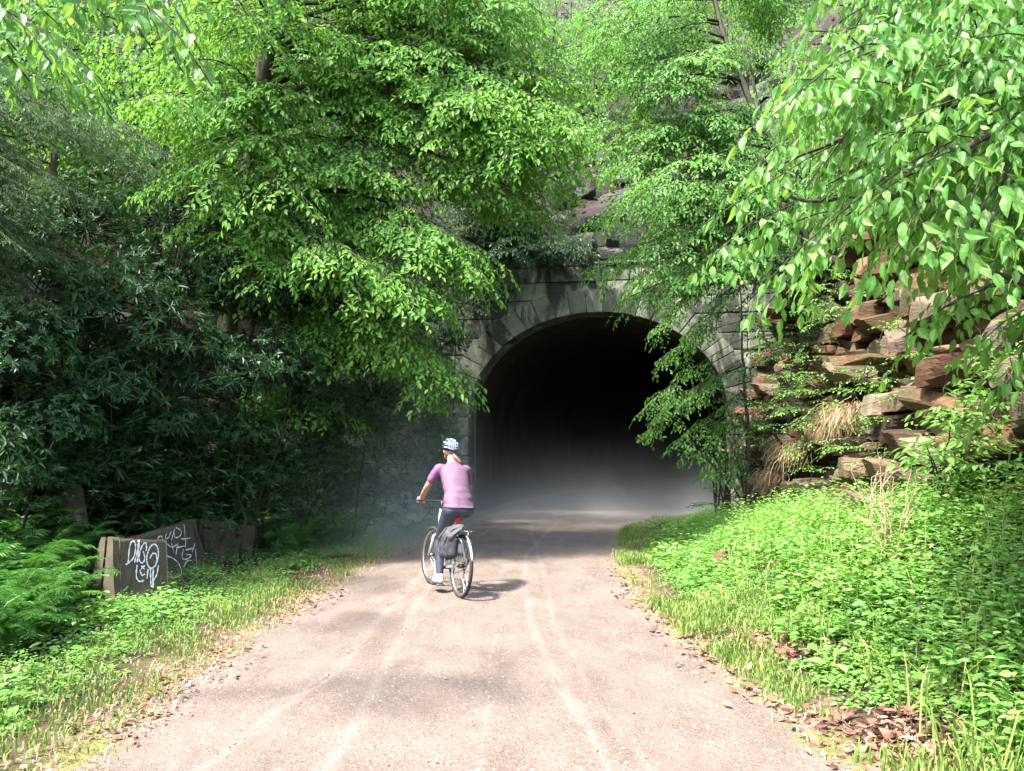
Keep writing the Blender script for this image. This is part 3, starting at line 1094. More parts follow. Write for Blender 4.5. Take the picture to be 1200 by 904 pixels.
def make_tree(name, label, base, trunk, boughs, leafmat, kw, seed, r0=0.12, r1=0.03, cat="tree", group=None, tmpl=T6, bark='bark', rise=0.35, keep=None, mains=()):
    """trunk: points; boughs: list of tips (x, y, z[, spread]) that hang from the trunk"""
    r = np.random.default_rng(seed)
    root = empty(name, base, 0, label, cat, group)
    off = np.asarray(base, float)
    tb, lb, lv = MB(), MB(), Leaves()
    c = trunk_tube(tb, np.asarray(trunk) - off, r0, r1, r)
    ms = []
    for q in mains:            # big limbs from the trunk, the boughs hang from them
        m_ = np.asarray(q, float) - off
        a = on_trunk(c, m_[0][2])
        pts = np.concatenate([[a], m_[1:]])
        t = np.linspace(0, 1, len(pts))
        tt = np.linspace(0, 1, 22)
        pts = np.stack([np.interp(tt, t, pts[:, k]) for k in range(3)], -1)
        for _ in range(3):
            pts[1:-1] = (pts[:-2] + 2 * pts[1:-1] + pts[2:]) / 4
        pts[1:] += np.cumsum(r.normal(0, .012, (21, 3)), 0)
        lb.tube(pts, np.linspace(.034, .009, 22), 6)
        ms.append(pts[3:])
    ms = np.concatenate(ms) if ms else None
    for b in boughs:
        tip = np.asarray(b[:3], float) - off
        hd = math.hypot(tip[0] - c[len(c) // 2, 0], tip[1] - c[len(c) // 2, 1])
        k2 = dict(kw)
        if len(b) > 3:
            k2['spread'] = b[3]
        if len(b) > 4:
            p0 = np.asarray(b[4], float) - off
            if ms is not None:
                p0 = ms[np.argmin(((ms - p0) ** 2).sum(1))]
        else:
            p0 = on_trunk(c, tip[2] + rise * hd * r.uniform(.5, 1.2))
        k2.setdefault('rad0', 0.012 + 0.006 * hd)
        bough(lv, lb, p0, tip, r=r, **k2)
    tb.build("trunk", MAT[bark], root, True)
    lb.build("limbs", MAT['twig'], root, True)
    kf = None if keep is None else (lambda P: keep(P + off))
    lv.build("crown", leafmat if not isinstance(leafmat, str) else MAT[leafmat], root, tmpl, kf)
    return root


def inpoly(px, py, poly):
    poly = np.asarray(poly, float)
    c = False
    j = len(poly) - 1
    for i in range(len(poly)):
        if (poly[i, 1] > py) != (poly[j, 1] > py) and px < (poly[j, 0] - poly[i, 0]) * (py - poly[i, 1]) / (poly[j, 1] - poly[i, 1]) + poly[i, 0]:
            c = not c
        j = i
    return c


def scatter_px(poly, n, d0, d1, r):
    poly = np.asarray(poly, float)
    out = []
    while len(out) < n:
        x, y = r.uniform(*poly[:, 0][[np.argmin(poly[:, 0]), np.argmax(poly[:, 0])]]), r.uniform(poly[:, 1].min(), poly[:, 1].max())
        if inpoly(x, y, poly):
            out.append(at(x, y, r.uniform(d0, d1)))
    return out


# ---- the big beech that leans out over the left of the trail
rA = np.random.default_rng(31)
polyA = [(60, -70), (640, -80), (655, 60), (660, 150), (560, 190), (575, 290), (555, 330), (520, 350), (470, 380), (400, 330), (330, 310), (240, 260), (150, 150), (90, 60)]
tips = [tuple(p) for p in scatter_px(polyA, 52, 10.2, 14.5, rA)]
for (px, py, d) in ((692, 178, 12.2), (668, 150, 12.6), (655, 200, 12.0), (718, 178, 11.4), (705, 200, 11.6), (700, 150, 11.8), (670, 240, 11.8), (655, 262, 12), (705, 125, 12.4), (690, 95, 12.4), (640, 180, 11.2), (690, 168, 11.6), (680, 185, 11.4), (640, 215, 11.6), (620, 150, 11.2), (610, 235, 11.8), (670, 130, 12.8), (630, 20, 11.6), (575, 330, 11.2), (530, 360, 11.0), (598, 318, 11.6), (585, 345, 11.9), (560, 300, 11.5), (560, 455, 11.8), (545, 470, 12.1), (515, 430, 11.7), (500, 380, 11.8),
                    (445, 405, 12.3), (390, 480, 12.4), (355, 480, 12.8), (430, 340, 11.2), (480, 330, 11.4), (640, 90, 12.4), (655, 40, 12.2), (250, 250, 10.8), (300, 300, 11), (350, 330, 11.2)):
    tips.append(tuple(at(px, py, d)))
tips += [tuple(p) for p in scatter_px([(170, -60), (370, -60), (360, 150), (230, 190), (160, 120)], 12, 9.8, 11.2, rA)]
for _ in range(18):        # upper crown over the top of the picture, added to shade the tunnel mouth
    tips.append((rA.uniform(-7, -1.2), rA.uniform(11.5, 19), rA.uniform(9.5, 13)))
baseA = np.array([-5.0, 13.6, float(land_z(-5.0, 13.6))])
make_tree("beech_tree", "large bright green beech with layered drooping sprays, leaning from the left bank over the trail", baseA - [0, 0, .1],
          [baseA - [0, 0, .2], (-4.8, 13.4, 4.0), (-4.2, 12.9, 7.5), (-3.6, 12.5, 11), (-3.2, 12.2, 14.5)], tips, 'beech',
          dict(spread=1.05, leaf=0.118, sag=0.28, bare=0.2, step=0.13, depth=1, drop=0.36, jit=0.3, spc=0.5, twigsag=0.42, tilt=.18), 32, 0.2, 0.05)

# ---- slim beech on the right over the portal
rB = np.random.default_rng(41)
polyB = [(735, -60), (990, -60), (960, 60), (900, 140), (905, 330), (840, 330), (760, 290), (745, 230), (740, 130), (725, 60)]
tips = [tuple(p) for p in scatter_px(polyB, 46, 13.2, 16.5, rB)]
for (px, py, d) in ((690, 255, 14), (700, 205, 14.2), (715, 165, 14.6), (705, 245, 13.5), (685, 320, 14), (720, 300, 13.5), (700, 190, 15), (735, 95, 14), (725, 130, 15), (712, 20, 14), (700, 45, 15), (770, 260, 13.4), (695, 100, 14.5), (740, 220, 13.2), (690, 60, 14.2),
                    (722, 358, 14), (760, 345, 14), (790, 330, 13.8), (830, 300, 13.6), (735, 330, 14.4)):
    tips.append(tuple(at(px, py, d)))
baseB = np.array([6.0, 15.6, float(land_z(6.0, 15.6))])
make_tree("slender_beech_tree", "slim beech with pale layered sprays on the right above the stone arch", baseB - [0, 0, .1],
          [baseB - [0, 0, .2], (5.7, 15.5, 6.5), (4.7, 15.4, 8.3), (3.9, 15.3, 10.5), (3.6, 15.2, 13)], tips, 'beech_far',
          dict(spread=0.95, leaf=0.105, sag=0.22, bare=0.15, step=0.12, depth=1, drop=0.32, jit=0.28, spc=0.52, twigsag=0.38, tilt=.18), 42, 0.09, 0.03)

# ---- sapling at the right side of the mouth, its sprays cross the dark arch
baseC = np.array([5.1, 17.6, float(land_z(5.1, 17.6))])
tips = [tuple(at(*q)) for q in ((760, 395, 17.2), (768, 425, 17.3), (790, 410, 17), (800, 395, 17.4), (742, 492, 17), (748, 515, 17.2), (775, 480, 16.8), (790, 520, 17), (812, 540, 17), (800, 470, 17.2), (835, 550, 17.2), (850, 440, 17),
                                (865, 470, 16.8), (840, 500, 17.3), (725, 352, 17.6), (770, 350, 17.4), (840, 350, 17), (880, 370, 17), (900, 400, 17), (870, 330, 17.5))]
make_tree("sapling", "thin sapling at the right jamb whose sprays hang across the dark tunnel mouth", baseC - [0, 0, .05],
          [baseC - [0, 0, .1], (5.1, 17.5, 2.6), (4.95, 17.4, 4.4), (4.8, 17.4, 6.2)], tips, 'beech_far',
          dict(spread=0.66, leaf=0.10, sag=0.14, bare=0.22, step=0.11, depth=1, drop=0.4, jit=.35, spc=0.5, twigsag=.4, tilt=.2, rad0=.008), 43, 0.04, 0.01, rise=0.75)

# ---- broad-leaved tree whose branches hang into the upper right, close by
rE = np.random.default_rng(51)
polyE = [(960, -40), (1260, -40), (1260, 300), (1180, 330), (1060, 320), (960, 270), (905, 190), (930, 90)]
tips = [tuple(p) for p in scatter_px(polyE, 150, 3.5, 5.4, rE)]
for (px, py, d) in ((822, 265, 4.5), (845, 235, 4.6), (835, 300, 4.4), (880, 350, 4.2), (890, 370, 4.3), (862, 290, 4.6), (905, 290, 4.4), (925, 250, 4.5), (950, 300, 4.2), (905, 190, 4.8), (925, 130, 5), (960, 60, 5), (985, 25, 4.6), (1025, 330, 4.0), (1060, 395, 4.1),
                    (1085, 380, 4.3), (1110, 360, 4.2), (1150, 400, 3.9), (1180, 380, 4.3), (1130, 320, 4.0), (1040, 300, 4.2), (1190, 300, 3.8), (1070, 0, 4.2), (1130, -20, 4.4), (1180, 450, 4.2), (1195, 420, 4.0)):
    tips.append(tuple(at(px, py, d)))
trE = [(5.6, 5.2, float(land_z(5.6, 5.2)) - .2), (5.2, 5.1, 5.0), (4.6, 4.9, 6.0), (4.0, 4.8, 7.2), (3.6, 4.8, 8.5)]
full = []
for t in tips:
    t = np.array(t)
    p0 = t + np.array([rE.uniform(.3, 1.5), rE.uniform(-.5, .6), rE.uniform(0.3, 1.0)])
    k = 0.42 if t[1] < 4.9 else 0.5
    full.append((t[0], t[1], t[2], k, p0))
make_tree("broadleaf_tree", "tree with large glossy hanging leaves filling the upper right corner, close to the viewer", trE[0],
          trE, full, 'broad', dict(spread=0.45, leaf=0.104, sag=0.15, bare=0.0, step=0.11, depth=0, drop=0.95, jit=0.8, spc=0.55, twigsag=0.5, aspect=0.50, rad0=0.0045, twig_r=0.0015, flat=0.8), 52, 0.13, 0.04, tmpl=T9,
          mains=[[(0, 0, z0)] + [tuple(at(*q)) for q in qs] for z0, qs in (
              (3.2, ((1330, 330, 4.6), (1180, 250, 4.3), (1060, 250, 4.2), (930, 240, 4.4))), (3.8, ((1300, 200, 4.8), (1150, 130, 4.5), (1010, 150, 4.6), (900, 190, 4.6))), (4.4, ((1250, 60, 4.6), (1120, 40, 4.3), (1000, 90, 4.5))),
              (5.0, ((1250, -60, 4.8), (1120, -80, 4.5), (1000, -40, 4.8))), (3.0, ((1350, 380, 4.3), (1250, 330, 4.0), (1130, 300, 3.9))), (4.2, ((1250, 130, 3.9), (1120, 180, 3.7), (1020, 230, 3.9))),
              (5.4, ((1280, 0, 5.4), (1100, 60, 5.2), (960, 60, 5.1))), (3.6, ((1320, 260, 5.4), (1150, 230, 5.2), (1000, 220, 5.1))))])

# ---- the same kind at the upper left
tips = []
for (px, py, d, px0, py0) in ((248, 100, 4.0, 60, -30), (215, 85, 4.1, 90, -30), (180, 60, 4.0, 60, -40), (140, 35, 4.2, 20, -60), (235, 60, 4.4, 120, -60), (60, 75, 3.8, -60, -20), (35, 95, 4.0, -90, 10), (110, 20, 4.4, -20, -60), (95, 110, 4.8, -60, 30), (140, 150, 6.0, -30, 30), (130, 130, 6.2, 0, 20), (100, 125, 6.4, -60, 60),
                            (20, 60, 4.2, -100, -10), (70, 30, 4.3, -80, -30), (200, 20, 4.6, 60, -70), (165, -5, 4.2, 40, -70), (20, 20, 3.8, -100, -40), (215, 5, 5.0, 100, -70), (120, 95, 5.6, -20, 0), (30, 130, 6.0, -90, 60)):
    t, p0 = at(px, py, d), at(px0, py0, d + .1)
    tips.append((t[0], t[1], t[2], 0.30, p0))
trF = [(-6.4, 3.6, float(land_z(-6.4, 3.6)) - .2), (-6.3, 3.7, 3), (-6.0, 3.8, 4.6), (-5.6, 3.9, 5.6)]
make_tree("broadleaf_tree", "tree with large bright leaves on one branch reaching in at the upper left corner", trF[0], trF, tips, 'broad',
          dict(spread=0.36, leaf=0.12, sag=0.22, bare=0.0, step=0.075, depth=0, drop=0.7, jit=0.5, spc=0.55, twigsag=0.4, aspect=0.52, rad0=0.006, twig_r=0.0015, flat=0.9), 53, 0.13, 0.05, tmpl=T9,
          mains=[[(0, 0, z0)] + [tuple(at(*q)) for q in qs] for z0, qs in ((4.6, ((-250, -60, 4.0), (-60, -60, 4.1), (90, -45, 4.1), (140, -65, 4.4))), (3.8, ((-250, 40, 4.1), (-100, 10, 4.0), (-20, -20, 4.0))), (4.2, ((-250, 20, 5.0), (-90, 25, 5.6), (10, 15, 6.2))))])


# ------------------------------------------------------------------ shrubs and undergrowth
def whorl(lv, P, axis, leaf, r, n=9, aspect=0.27, droop=0.35):
    axis = nrm(axis)
    ref = nrm(cross(axis, [0.3, 0.8, 0.5]))
    w = cross(axis, ref)
    a = np.arange(n) / n * 2 * np.pi + r.random() * 6 + r.normal(0, .15, n)
    rd = np.cos(a)[:, None] * ref + np.sin(a)[:, None] * w
    D = rd + axis * r.uniform(.05, .55, n)[:, None]
    D[:, 2] -= droop * r.uniform(.3, 1.2, n)
    Nn = axis + r.normal(0, .25, (n, 3)) - rd * 0.1
    L = leaf * r.uniform(.7, 1.15, n)
    lv.add(P + r.normal(0, .006, (n, 3)), nrm(D), nrm(Nn), L, L * aspect * r.uniform(.85, 1.15, n))


def rhodo(c, rxyz, label, seed, n=150, leaf=0.15, asp=0.27, group="rhododendrons along the left bank", mat='rhodo', name="rhododendron_shrub"):
    r = np.random.default_rng(seed)
    c, rxyz = np.asarray(c, float), np.asarray(rxyz, float)
    bx, by = c[0] + r.normal(0, .2) - .5, c[1] + r.normal(0, .2) + .2
    base = np.array([bx, by, min(float(land_z(bx, by)), c[2] - 0.15)])
    root = empty(name, base, 0, label, "shrub", group)
    lv, tb = Leaves(), MB()
    cc = c - base
    hub = cc * np.array([.5, .5, .45])
    for k in range(1):
        tb.tube(curve(np.array([r.normal(0, .1), r.normal(0, .1), -.1]), cc + r.normal(0, .35, 3) * rxyz, 0.1, 8, r, .06), np.linspace(.022, .009, 8), 5)
    d = nrm(r.normal(0, 1, (n, 3)))
    d[:, 2] = np.abs(d[:, 2]) * 1.1 - 0.35
    d = nrm(d)
    lump = 0.78 + 0.34 * fbm(d * 1.7 + seed, 3)
    rr = np.where(r.random(n) < .72, r.uniform(.82, 1.05, n), r.uniform(.35, .85, n)) * lump
    for k in range(n):
        P = cc + d[k] * rxyz * rr[k]
        ax = nrm(d[k] * np.array([1, 1, .6]) + np.array([0, 0, .55]) + r.normal(0, .3, 3))
        whorl(lv, P, ax, leaf * r.uniform(.7, 1.15), r, int(r.integers(4, 11)), asp)
        if k % 3 == 0:
            s0 = cc + d[k] * rxyz * rr[k] * 0.25
            tb.tube(curve(s0, P - ax * .01, -.02, 5, r, .05), np.linspace(.012, .005, 5), 3, cap=False)
    for k in range(int(n * .38)):           # lower shoots, down to the foot
        t = r.uniform(.12, .85)
        P = cc * np.array([.5 + .5 * t, .5 + .5 * t, t]) + r.normal(0, .42, 3) * rxyz * np.array([1, 1, .3])
        if P[2] > .08:
            whorl(lv, P, nrm([r.normal(0, .5), r.normal(0, .5), 1]), leaf * r.uniform(.6, 1.0), r, int(r.integers(5, 9)), asp)
    tb.build("stems", MAT['dark_stem'], root, True)
    lv.build("foliage", MAT[mat], root)
    return root


RH = [  # px, py, depth, rx, rz
    (20, 420, 8.6, .75, .8), (70, 360, 9.6, .8, .85), (135, 350, 10.2, .9, .8), (60, 500, 9.0, .7, .6), (130, 460, 9.8, .75, .75), (200, 400, 10.4, .9, .85), (200, 330, 11.2, 1.0, .9),
    (270, 340, 11.6, .95, .9), (260, 440, 10.8, .8, .75), (320, 430, 11.4, .85, .8), (340, 360, 12.2, 1.0, .95), (190, 500, 10.4, .6, .5), (290, 510, 11.4, .6, .5), (370, 480, 12.6, .7, .6),
    (400, 420, 13.2, .9, .8), (440, 470, 14.4, .8, .7), (460, 400, 15.2, 1.0, .9), (500, 440, 16.8, .8, .8), (100, 270, 11.0, 1.0, 1.0), (190, 260, 12.2, 1.1, 1.0), (290, 270, 13.0, 1.1, 1.0),
    (20, 300, 10.0, .9, .9), (400, 330, 14.4, 1.1, 1.0), (100, 420, 10.8, .9, .8), (500, 360, 18.0, 1.0, 1.0), (0, 550, 8.2, .5, .5), (100, 545, 10.2, .6, .5), (160, 560, 11.2, .6, .45), (220, 545, 11.6, .7, .55), (270, 560, 12.4, .6, .45), (320, 550, 12.8, .7, .55), (370, 540, 13.6, .7, .6), (410, 560, 14.8, .6, .5),
    (450, 530, 15.6, .8, .7), (490, 500, 17.2, .8, .8), (510, 550, 18.0, .6, .5), (60, 560, 9.4, .5, .4), (150, 510, 10.6, .7, .6), (240, 500, 11.6, .7, .6), (330, 500, 12.6, .7, .6), (410, 500, 14.2, .8, .7),
    (130, 575, 11.4, .5, .4), (190, 585, 12.0, .55, .4), (250, 580, 12.8, .55, .45), (310, 580, 13.6, .6, .45), (360, 575, 14.2, .6, .5), (400, 585, 15.2, .55, .45), (440, 575, 16.2, .6, .5), (480, 570, 17.2, .65, .55), (450, 490, 16.4, .8, .7),
    (505, 520, 18.4, .7, .7), (520, 460, 19.2, .7, .8), (380, 530, 14.0, .7, .6), (290, 540, 12.6, .6, .5), (530, 400, 19.6, .6, .7)]
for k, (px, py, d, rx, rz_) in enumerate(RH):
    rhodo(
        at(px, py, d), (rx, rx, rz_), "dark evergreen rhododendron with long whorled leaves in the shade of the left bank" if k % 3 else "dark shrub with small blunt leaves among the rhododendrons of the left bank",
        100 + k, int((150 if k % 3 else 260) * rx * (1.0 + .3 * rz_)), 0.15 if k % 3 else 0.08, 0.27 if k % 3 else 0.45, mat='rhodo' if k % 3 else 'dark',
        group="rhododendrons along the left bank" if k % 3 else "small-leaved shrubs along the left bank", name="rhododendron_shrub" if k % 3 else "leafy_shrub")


def spray_shrub(name, label, base, tips, mat, kw, seed, cat="shrub", group=None, r0=0.03, stems=4, tmpl=T6):
    r = np.random.default_rng(seed)
    base = np.asarray(base, float)
    root = empty(name, base, 0, label, cat, group)
    lv, tb = Leaves(), MB()
    ends = [np.array([r.normal(0, .25), r.normal(0, .25), 0.0]) for _ in range(stems)]
    for t in tips:
        t = np.asarray(t, float) - base
        e = ends[int(r.integers(0, stems))]
        s0 = e + (t - e) * np.array([.35, .35, .6]) * r.uniform(.7, 1)
        tb.tube(curve(np.array([e[0], e[1], -0.08]), s0, .05, 6, r, .04), np.linspace(r0, r0 * .5, 6), 5)
        bough(lv, tb, s0, t, r=r, **kw)
    tb.build("stems", MAT['twig'], root, True)
    lv.build("foliage", MAT[mat], root, tmpl)
    return root


def P_land(px, py, d):
    p = at(px, py, d)
    p[2] = float(land_z(p[0], p[1]))
    return p


# dark bush over the left shoulder of the arch
r5 = np.random.default_rng(61)
tips = [tuple(p) for p in scatter_px([(545, 160), (680, 180), (700, 290), (660, 322), (590, 310), (530, 330), (520, 250)], 64, 19.4, 21.6, r5)]
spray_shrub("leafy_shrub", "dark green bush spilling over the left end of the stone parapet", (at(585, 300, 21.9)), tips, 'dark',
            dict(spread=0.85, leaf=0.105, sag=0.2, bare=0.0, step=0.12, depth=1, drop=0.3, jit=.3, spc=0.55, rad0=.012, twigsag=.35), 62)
tips = [tuple(p) for p in scatter_px([(520, 300), (600, 320), (620, 350), (590, 400), (520, 380)], 10, 19.4, 20.3, r5)]
spray_shrub("leafy_shrub", "small green bush hanging down the left face of the stone wall beside the arch", at(560, 310, 20.8), tips, 'dark',
            dict(spread=0.5, leaf=0.09, sag=0.25, bare=0.1, step=0.15, depth=1, drop=0.25, spc=0.6, rad0=.014), 63)
tips = [tuple(p) for p in scatter_px([(490, 380), (545, 400), (545, 520), (520, 590), (470, 580)], 26, 18.2, 20.2, r5)]
spray_shrub("leafy_shrub", "dark shaded shrub at the left foot of the tunnel arch behind the mist", P_land(505, 590, 19.6), tips, 'dark',
            dict(spread=0.55, leaf=0.085, sag=0.2, bare=0.05, step=0.14, depth=1, drop=0.3, jit=.3, spc=0.6, rad0=.014), 66)
# bush at the right foot of the portal
tips = [tuple(p) for p in scatter_px([(820, 440), (880, 430), (900, 520), (885, 600), (800, 615), (815, 540)], 26, 16.2, 18.6, r5)]
spray_shrub("leafy_shrub", "leafy shrub at the right foot of the tunnel mouth below the cliff", P_land(862, 600, 17.6), tips, 'beech_far',
            dict(spread=0.5, leaf=0.085, sag=0.15, bare=0.1, step=0.14, depth=1, drop=0.2, spc=0.6, rad0=.014), 64)
tips = [tuple(p) for p in scatter_px([(735, 605), (800, 600), (830, 620), (800, 640), (745, 632)], 12, 14.5, 16.5, r5)]
spray_shrub("leafy_shrub", "low round bush on the right edge of the trail just before the tunnel", P_land(775, 615, 15.8), tips, 'herb',
            dict(spread=0.32, leaf=0.07, sag=0.1, bare=0.0, step=0.10, depth=1, drop=0.1, spc=0.6, rad0=.008), 65)
# undergrowth on the slope over the arch
for k in range(40):
    px, py = (r5.uniform(520, 900), r5.uniform(10, 290)) if k < 26 else (r5.uniform(590, 745), r5.uniform(70, 300))
    d = 22.0 + 10 * (300 - py) / 300 + r5.uniform(-.5, .5)
    c = at(px, py, d)
    c[2] = float(land_z(c[0], c[1]))
    tips = [tuple(c + [r5.normal(0, .8), r5.normal(-.2, .5), r5.uniform(.2, 1.5)]) for _ in range(7)]
    spray_shrub("leafy_shrub", "low leafy bush growing on the shaded rocky slope above the stone arch", c, tips, 'dark' if k % 2 else 'beech_far',
                dict(spread=0.75, leaf=0.115, sag=0.2, bare=0.0, step=0.17, depth=1, drop=0.3, jit=.3, spc=0.6, rad0=.012, twigsag=.35, twig_r=0), 500 + k, group="bushes on the slope above the arch")
# plants rooted in the cracks of the cliff
for k in range(34):
    px, py = r5.uniform(890, 1120), r5.uniform(330, 590)
    d = np.interp(px, [880, 1000, 1120], [15.6, 11.8, 9.0]) - .15
    c = at(px, py, d)
    tips = [tuple(c + [r5.uniform(-.35, .05), r5.normal(0, .25), r5.uniform(-.25, .25)]) for _ in range(4)]
    spray_shrub("cliff_plant", "small green plant rooted in a crack of the ochre cliff", c, tips, 'herb', dict(spread=0.36, leaf=0.065, sag=0.15, bare=0.0, step=0.08, depth=0, drop=0.3, spc=0.55, rad0=.005),
                540 + k, "plant", "small plants in the cracks of the cliff", .006, 2)
# tufts in the joints of the masonry
for k in range(14):
    u, z = ((-3.4, 5.9), (-2.6, 6.5), (-1.9, 6.0), (-1.2, 6.6), (-.3, 6.55), (.6, 6.6), (1.3, 5.95), (2.0, 6.55), (2.9, 6.2), (3.6, 5.4), (-4.0, 4.6), (-4.1, 3.2), (4.2, 4.2), (-3.7, 5.2))[k]
    c = P_O + P_R * u + P_A * (-.03) + Z * z
    tips = [tuple(c + [r5.normal(0, .25), r5.uniform(-.35, -.1), r5.uniform(-.45, .12)]) for _ in range(4)]
    spray_shrub("wall_plant", "small tuft of greenery growing out of a joint in the portal masonry", c, tips, 'dark' if k % 3 else 'beech_far', dict(spread=0.3, leaf=0.065, sag=0.1, bare=0.0, step=0.09, depth=0, drop=0.4, spc=0.5, rad0=.005),
                600 + k, "plant", "tufts growing on the portal masonry", .006, 2)
# bushes on the cliff
for k, (lab, poly, d0, d1, bpx, n, m_) in enumerate((
        ("feathery pale green bush high on the ochre cliff beside the arch", [(880, 340), (960, 320), (985, 360), (960, 420), (880, 430), (850, 450)], 13.6, 15.5, (960, 400, 15.0), 22, 'beech_far'),
        ("light green tangle hanging over the middle of the ochre cliff", [(900, 430), (990, 400), (1010, 470), (980, 530), (920, 540), (890, 490)], 12.6, 14, (985, 470, 13.6), 30, 'herb'),
        ("small fresh green shrub rooted in a crack of the cliff face", [(1010, 540), (1080, 520), (1090, 560), (1040, 580)], 9.4, 10.2, (1065, 560, 10.0), 10, 'herb'),
        ("sprig of green leaves on the cliff ledge under the flat slab", [(1010, 430), (1050, 430), (1050, 470), (1015, 470)], 10.8, 11.3, (1045, 455, 11.3), 7, 'herb'),
        ("dark shrub growing between the top stones of the cliff", [(880, 300), (1000, 280), (990, 330), (900, 340)], 14.5, 17, (960, 310, 16.5), 18, 'beech_far'))):
    tips = [tuple(p) for p in scatter_px(poly, n, d0, d1, r5)]
    spray_shrub("cliff_shrub", lab, at(*bpx), tips, m_, dict(spread=0.42, leaf=0.07, sag=0.15, bare=0.0, step=0.11, depth=1, drop=0.25, spc=0.6, rad0=.008), 70 + k, "shrub", None, .012, 3)
# bright shrub at the right border
tips = [tuple(p) for p in scatter_px([(1090, 420), (1240, 340), (1240, 660), (1120, 650), (1080, 560)], 85, 6.2, 8.0, r5)]
spray_shrub("leafy_shrub", "tall bright green shrub on the bank at the right border below the hanging leaves", P_land(1170, 620, 7.3), tips, 'herb',
            dict(spread=0.36, leaf=0.11, sag=0.12, bare=0.0, step=0.065, depth=0, drop=0.35, jit=.5, spc=0.6, rad0=.008, aspect=.42), 79, stems=9, r0=.007)

# ---- hemlocks at the left
r6 = np.random.default_rng(81)
for k, (lab, bx, by, poly, d0, d1, n) in enumerate((
        ("grey green hemlock with fine feathery needles behind the upper left branch", -7.6, 8.6, [(-60, 170), (150, 160), (215, 190), (205, 235), (120, 250), (40, 300), (-60, 330)], 7.6, 9.2, 24),
        ("hemlock with drooping grey green sprays at the left border above the ferns", -8.2, 9.8, [(-60, 300), (60, 290), (110, 330), (80, 380), (-60, 420)], 8.2, 9.4, 14))):
    tips = [tuple(p) for p in scatter_px(poly, n, d0, d1, r6)]
    base = np.array([bx, by, float(land_z(bx, by))])
    make_tree("hemlock_tree", lab, base, [base - [0, 0, .2], base + [.1, 0, 4], base + [.2, 0, 9]], tips, 'hemlock',
              dict(spread=0.55, leaf=0.05, sag=0.2, bare=0.15, step=0.085, depth=1, drop=0.35, jit=.4, spc=0.22, aspect=.26, ang=55, twig_r=.0012, rad0=.012, twigsag=.3), 82 + k, .12, .03, tmpl=T4)

# ---- woods behind, on the slopes
rW = np.random.default_rng(91)
spots = []
WOODS = [(-60, 60, 17), (40, 20, 20), (120, 90, 18), (200, 30, 22), (150, 190, 16), (300, 60, 20), (380, 20, 25), (330, 180, 17), (450, 60, 27), (430, 220, 19), (540, 30, 28), (500, 150, 24), (560, 120, 25), (620, 20, 30),
         (680, 20, 31), (760, 10, 30), (850, 20, 28), (930, 30, 25), (1000, 80, 20), (1080, 60, 17), (1160, 60, 14), (1040, 200, 14), (920, 180, 23), (880, 250, 22), (20, 200, 14), (230, 160, 18), (-120, 150, 13), (600, 240, 24), (1240, 100, 11), (60, 130, 20), (110, 160, 17), (10, 80, 24), (90, 40, 26), (170, 110, 22), (580, 60, 27), (650, 110, 27), (620, 180, 25), (700, 150, 26), (740, 60, 26), (660, 50, 34), (0, 150, 17)]
for k, (px, py, d) in enumerate(WOODS):
    c = at(px, py, d)
    base = np.array([c[0] + rW.normal(0, .3), c[1] + .6, 0])
    base[2] = float(land_z(base[0], base[1]))
    top = max(c[2] + 1.5, base[2] + 4)
    tips = []
    for q in range(20):
        a = rW.uniform(0, 2 * np.pi)
        rr = rW.uniform(.8, 2.4)
        tips.append((c[0] + rr * math.cos(a), c[1] + rr * math.sin(a) * .8, c[2] + rW.uniform(-1.7, 1.5)))
    side = "left" if px < 480 else ("middle of the" if px < 760 else "right")
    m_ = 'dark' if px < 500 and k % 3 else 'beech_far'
    make_tree("woodland_tree", "leafy woodland tree on the slope, one of those filling the background of the %s side" % side if px < 480 or px >= 760 else "leafy woodland tree high on the slope above the tunnel arch",
              base, [base - [0, 0, .2], base + [0.1, 0, (top - base[2]) * .6], (c[0], c[1], top)], tips, m_,
              dict(spread=1.1, leaf=0.135, sag=0.15, bare=0.2, step=0.19, depth=1, drop=0.45, jit=.5, spc=0.6, twigsag=.4, tilt=.3, twig_r=0), 200 + k, .1, .02,
              group=("woodland trees behind on the left slope" if px < 480 else "woodland trees above the arch" if px < 760 else "woodland trees behind on the right slope"))


for k, (x, y) in enumerate(((-9.5, 13.5), (-8.6, 17.5), (-10.5, 9.5), (-6.5, 20.5))):  # trees added above the left bank to keep it in shade
    base = np.array([x, y, float(land_z(x, y))])
    tips = [(x + rW.uniform(-1.5, 3.6), y + rW.uniform(-2.2, 2.2), rW.uniform(7.0, 11.5)) for _ in range(30)]
    make_tree("woodland_tree", "leafy woodland tree added high on the left slope to shade the bank below", base, [base - [0, 0, .2], base + [.2, 0, 4], (x + .6, y, 12)], tips, 'beech_far',
              dict(spread=1.2, leaf=0.15, sag=0.15, bare=0.2, step=0.2, depth=1, drop=0.4, jit=.4, spc=0.6, twigsag=.4, tilt=.2, twig_r=0), 260 + k, .14, .04, group="woodland trees behind on the left slope")


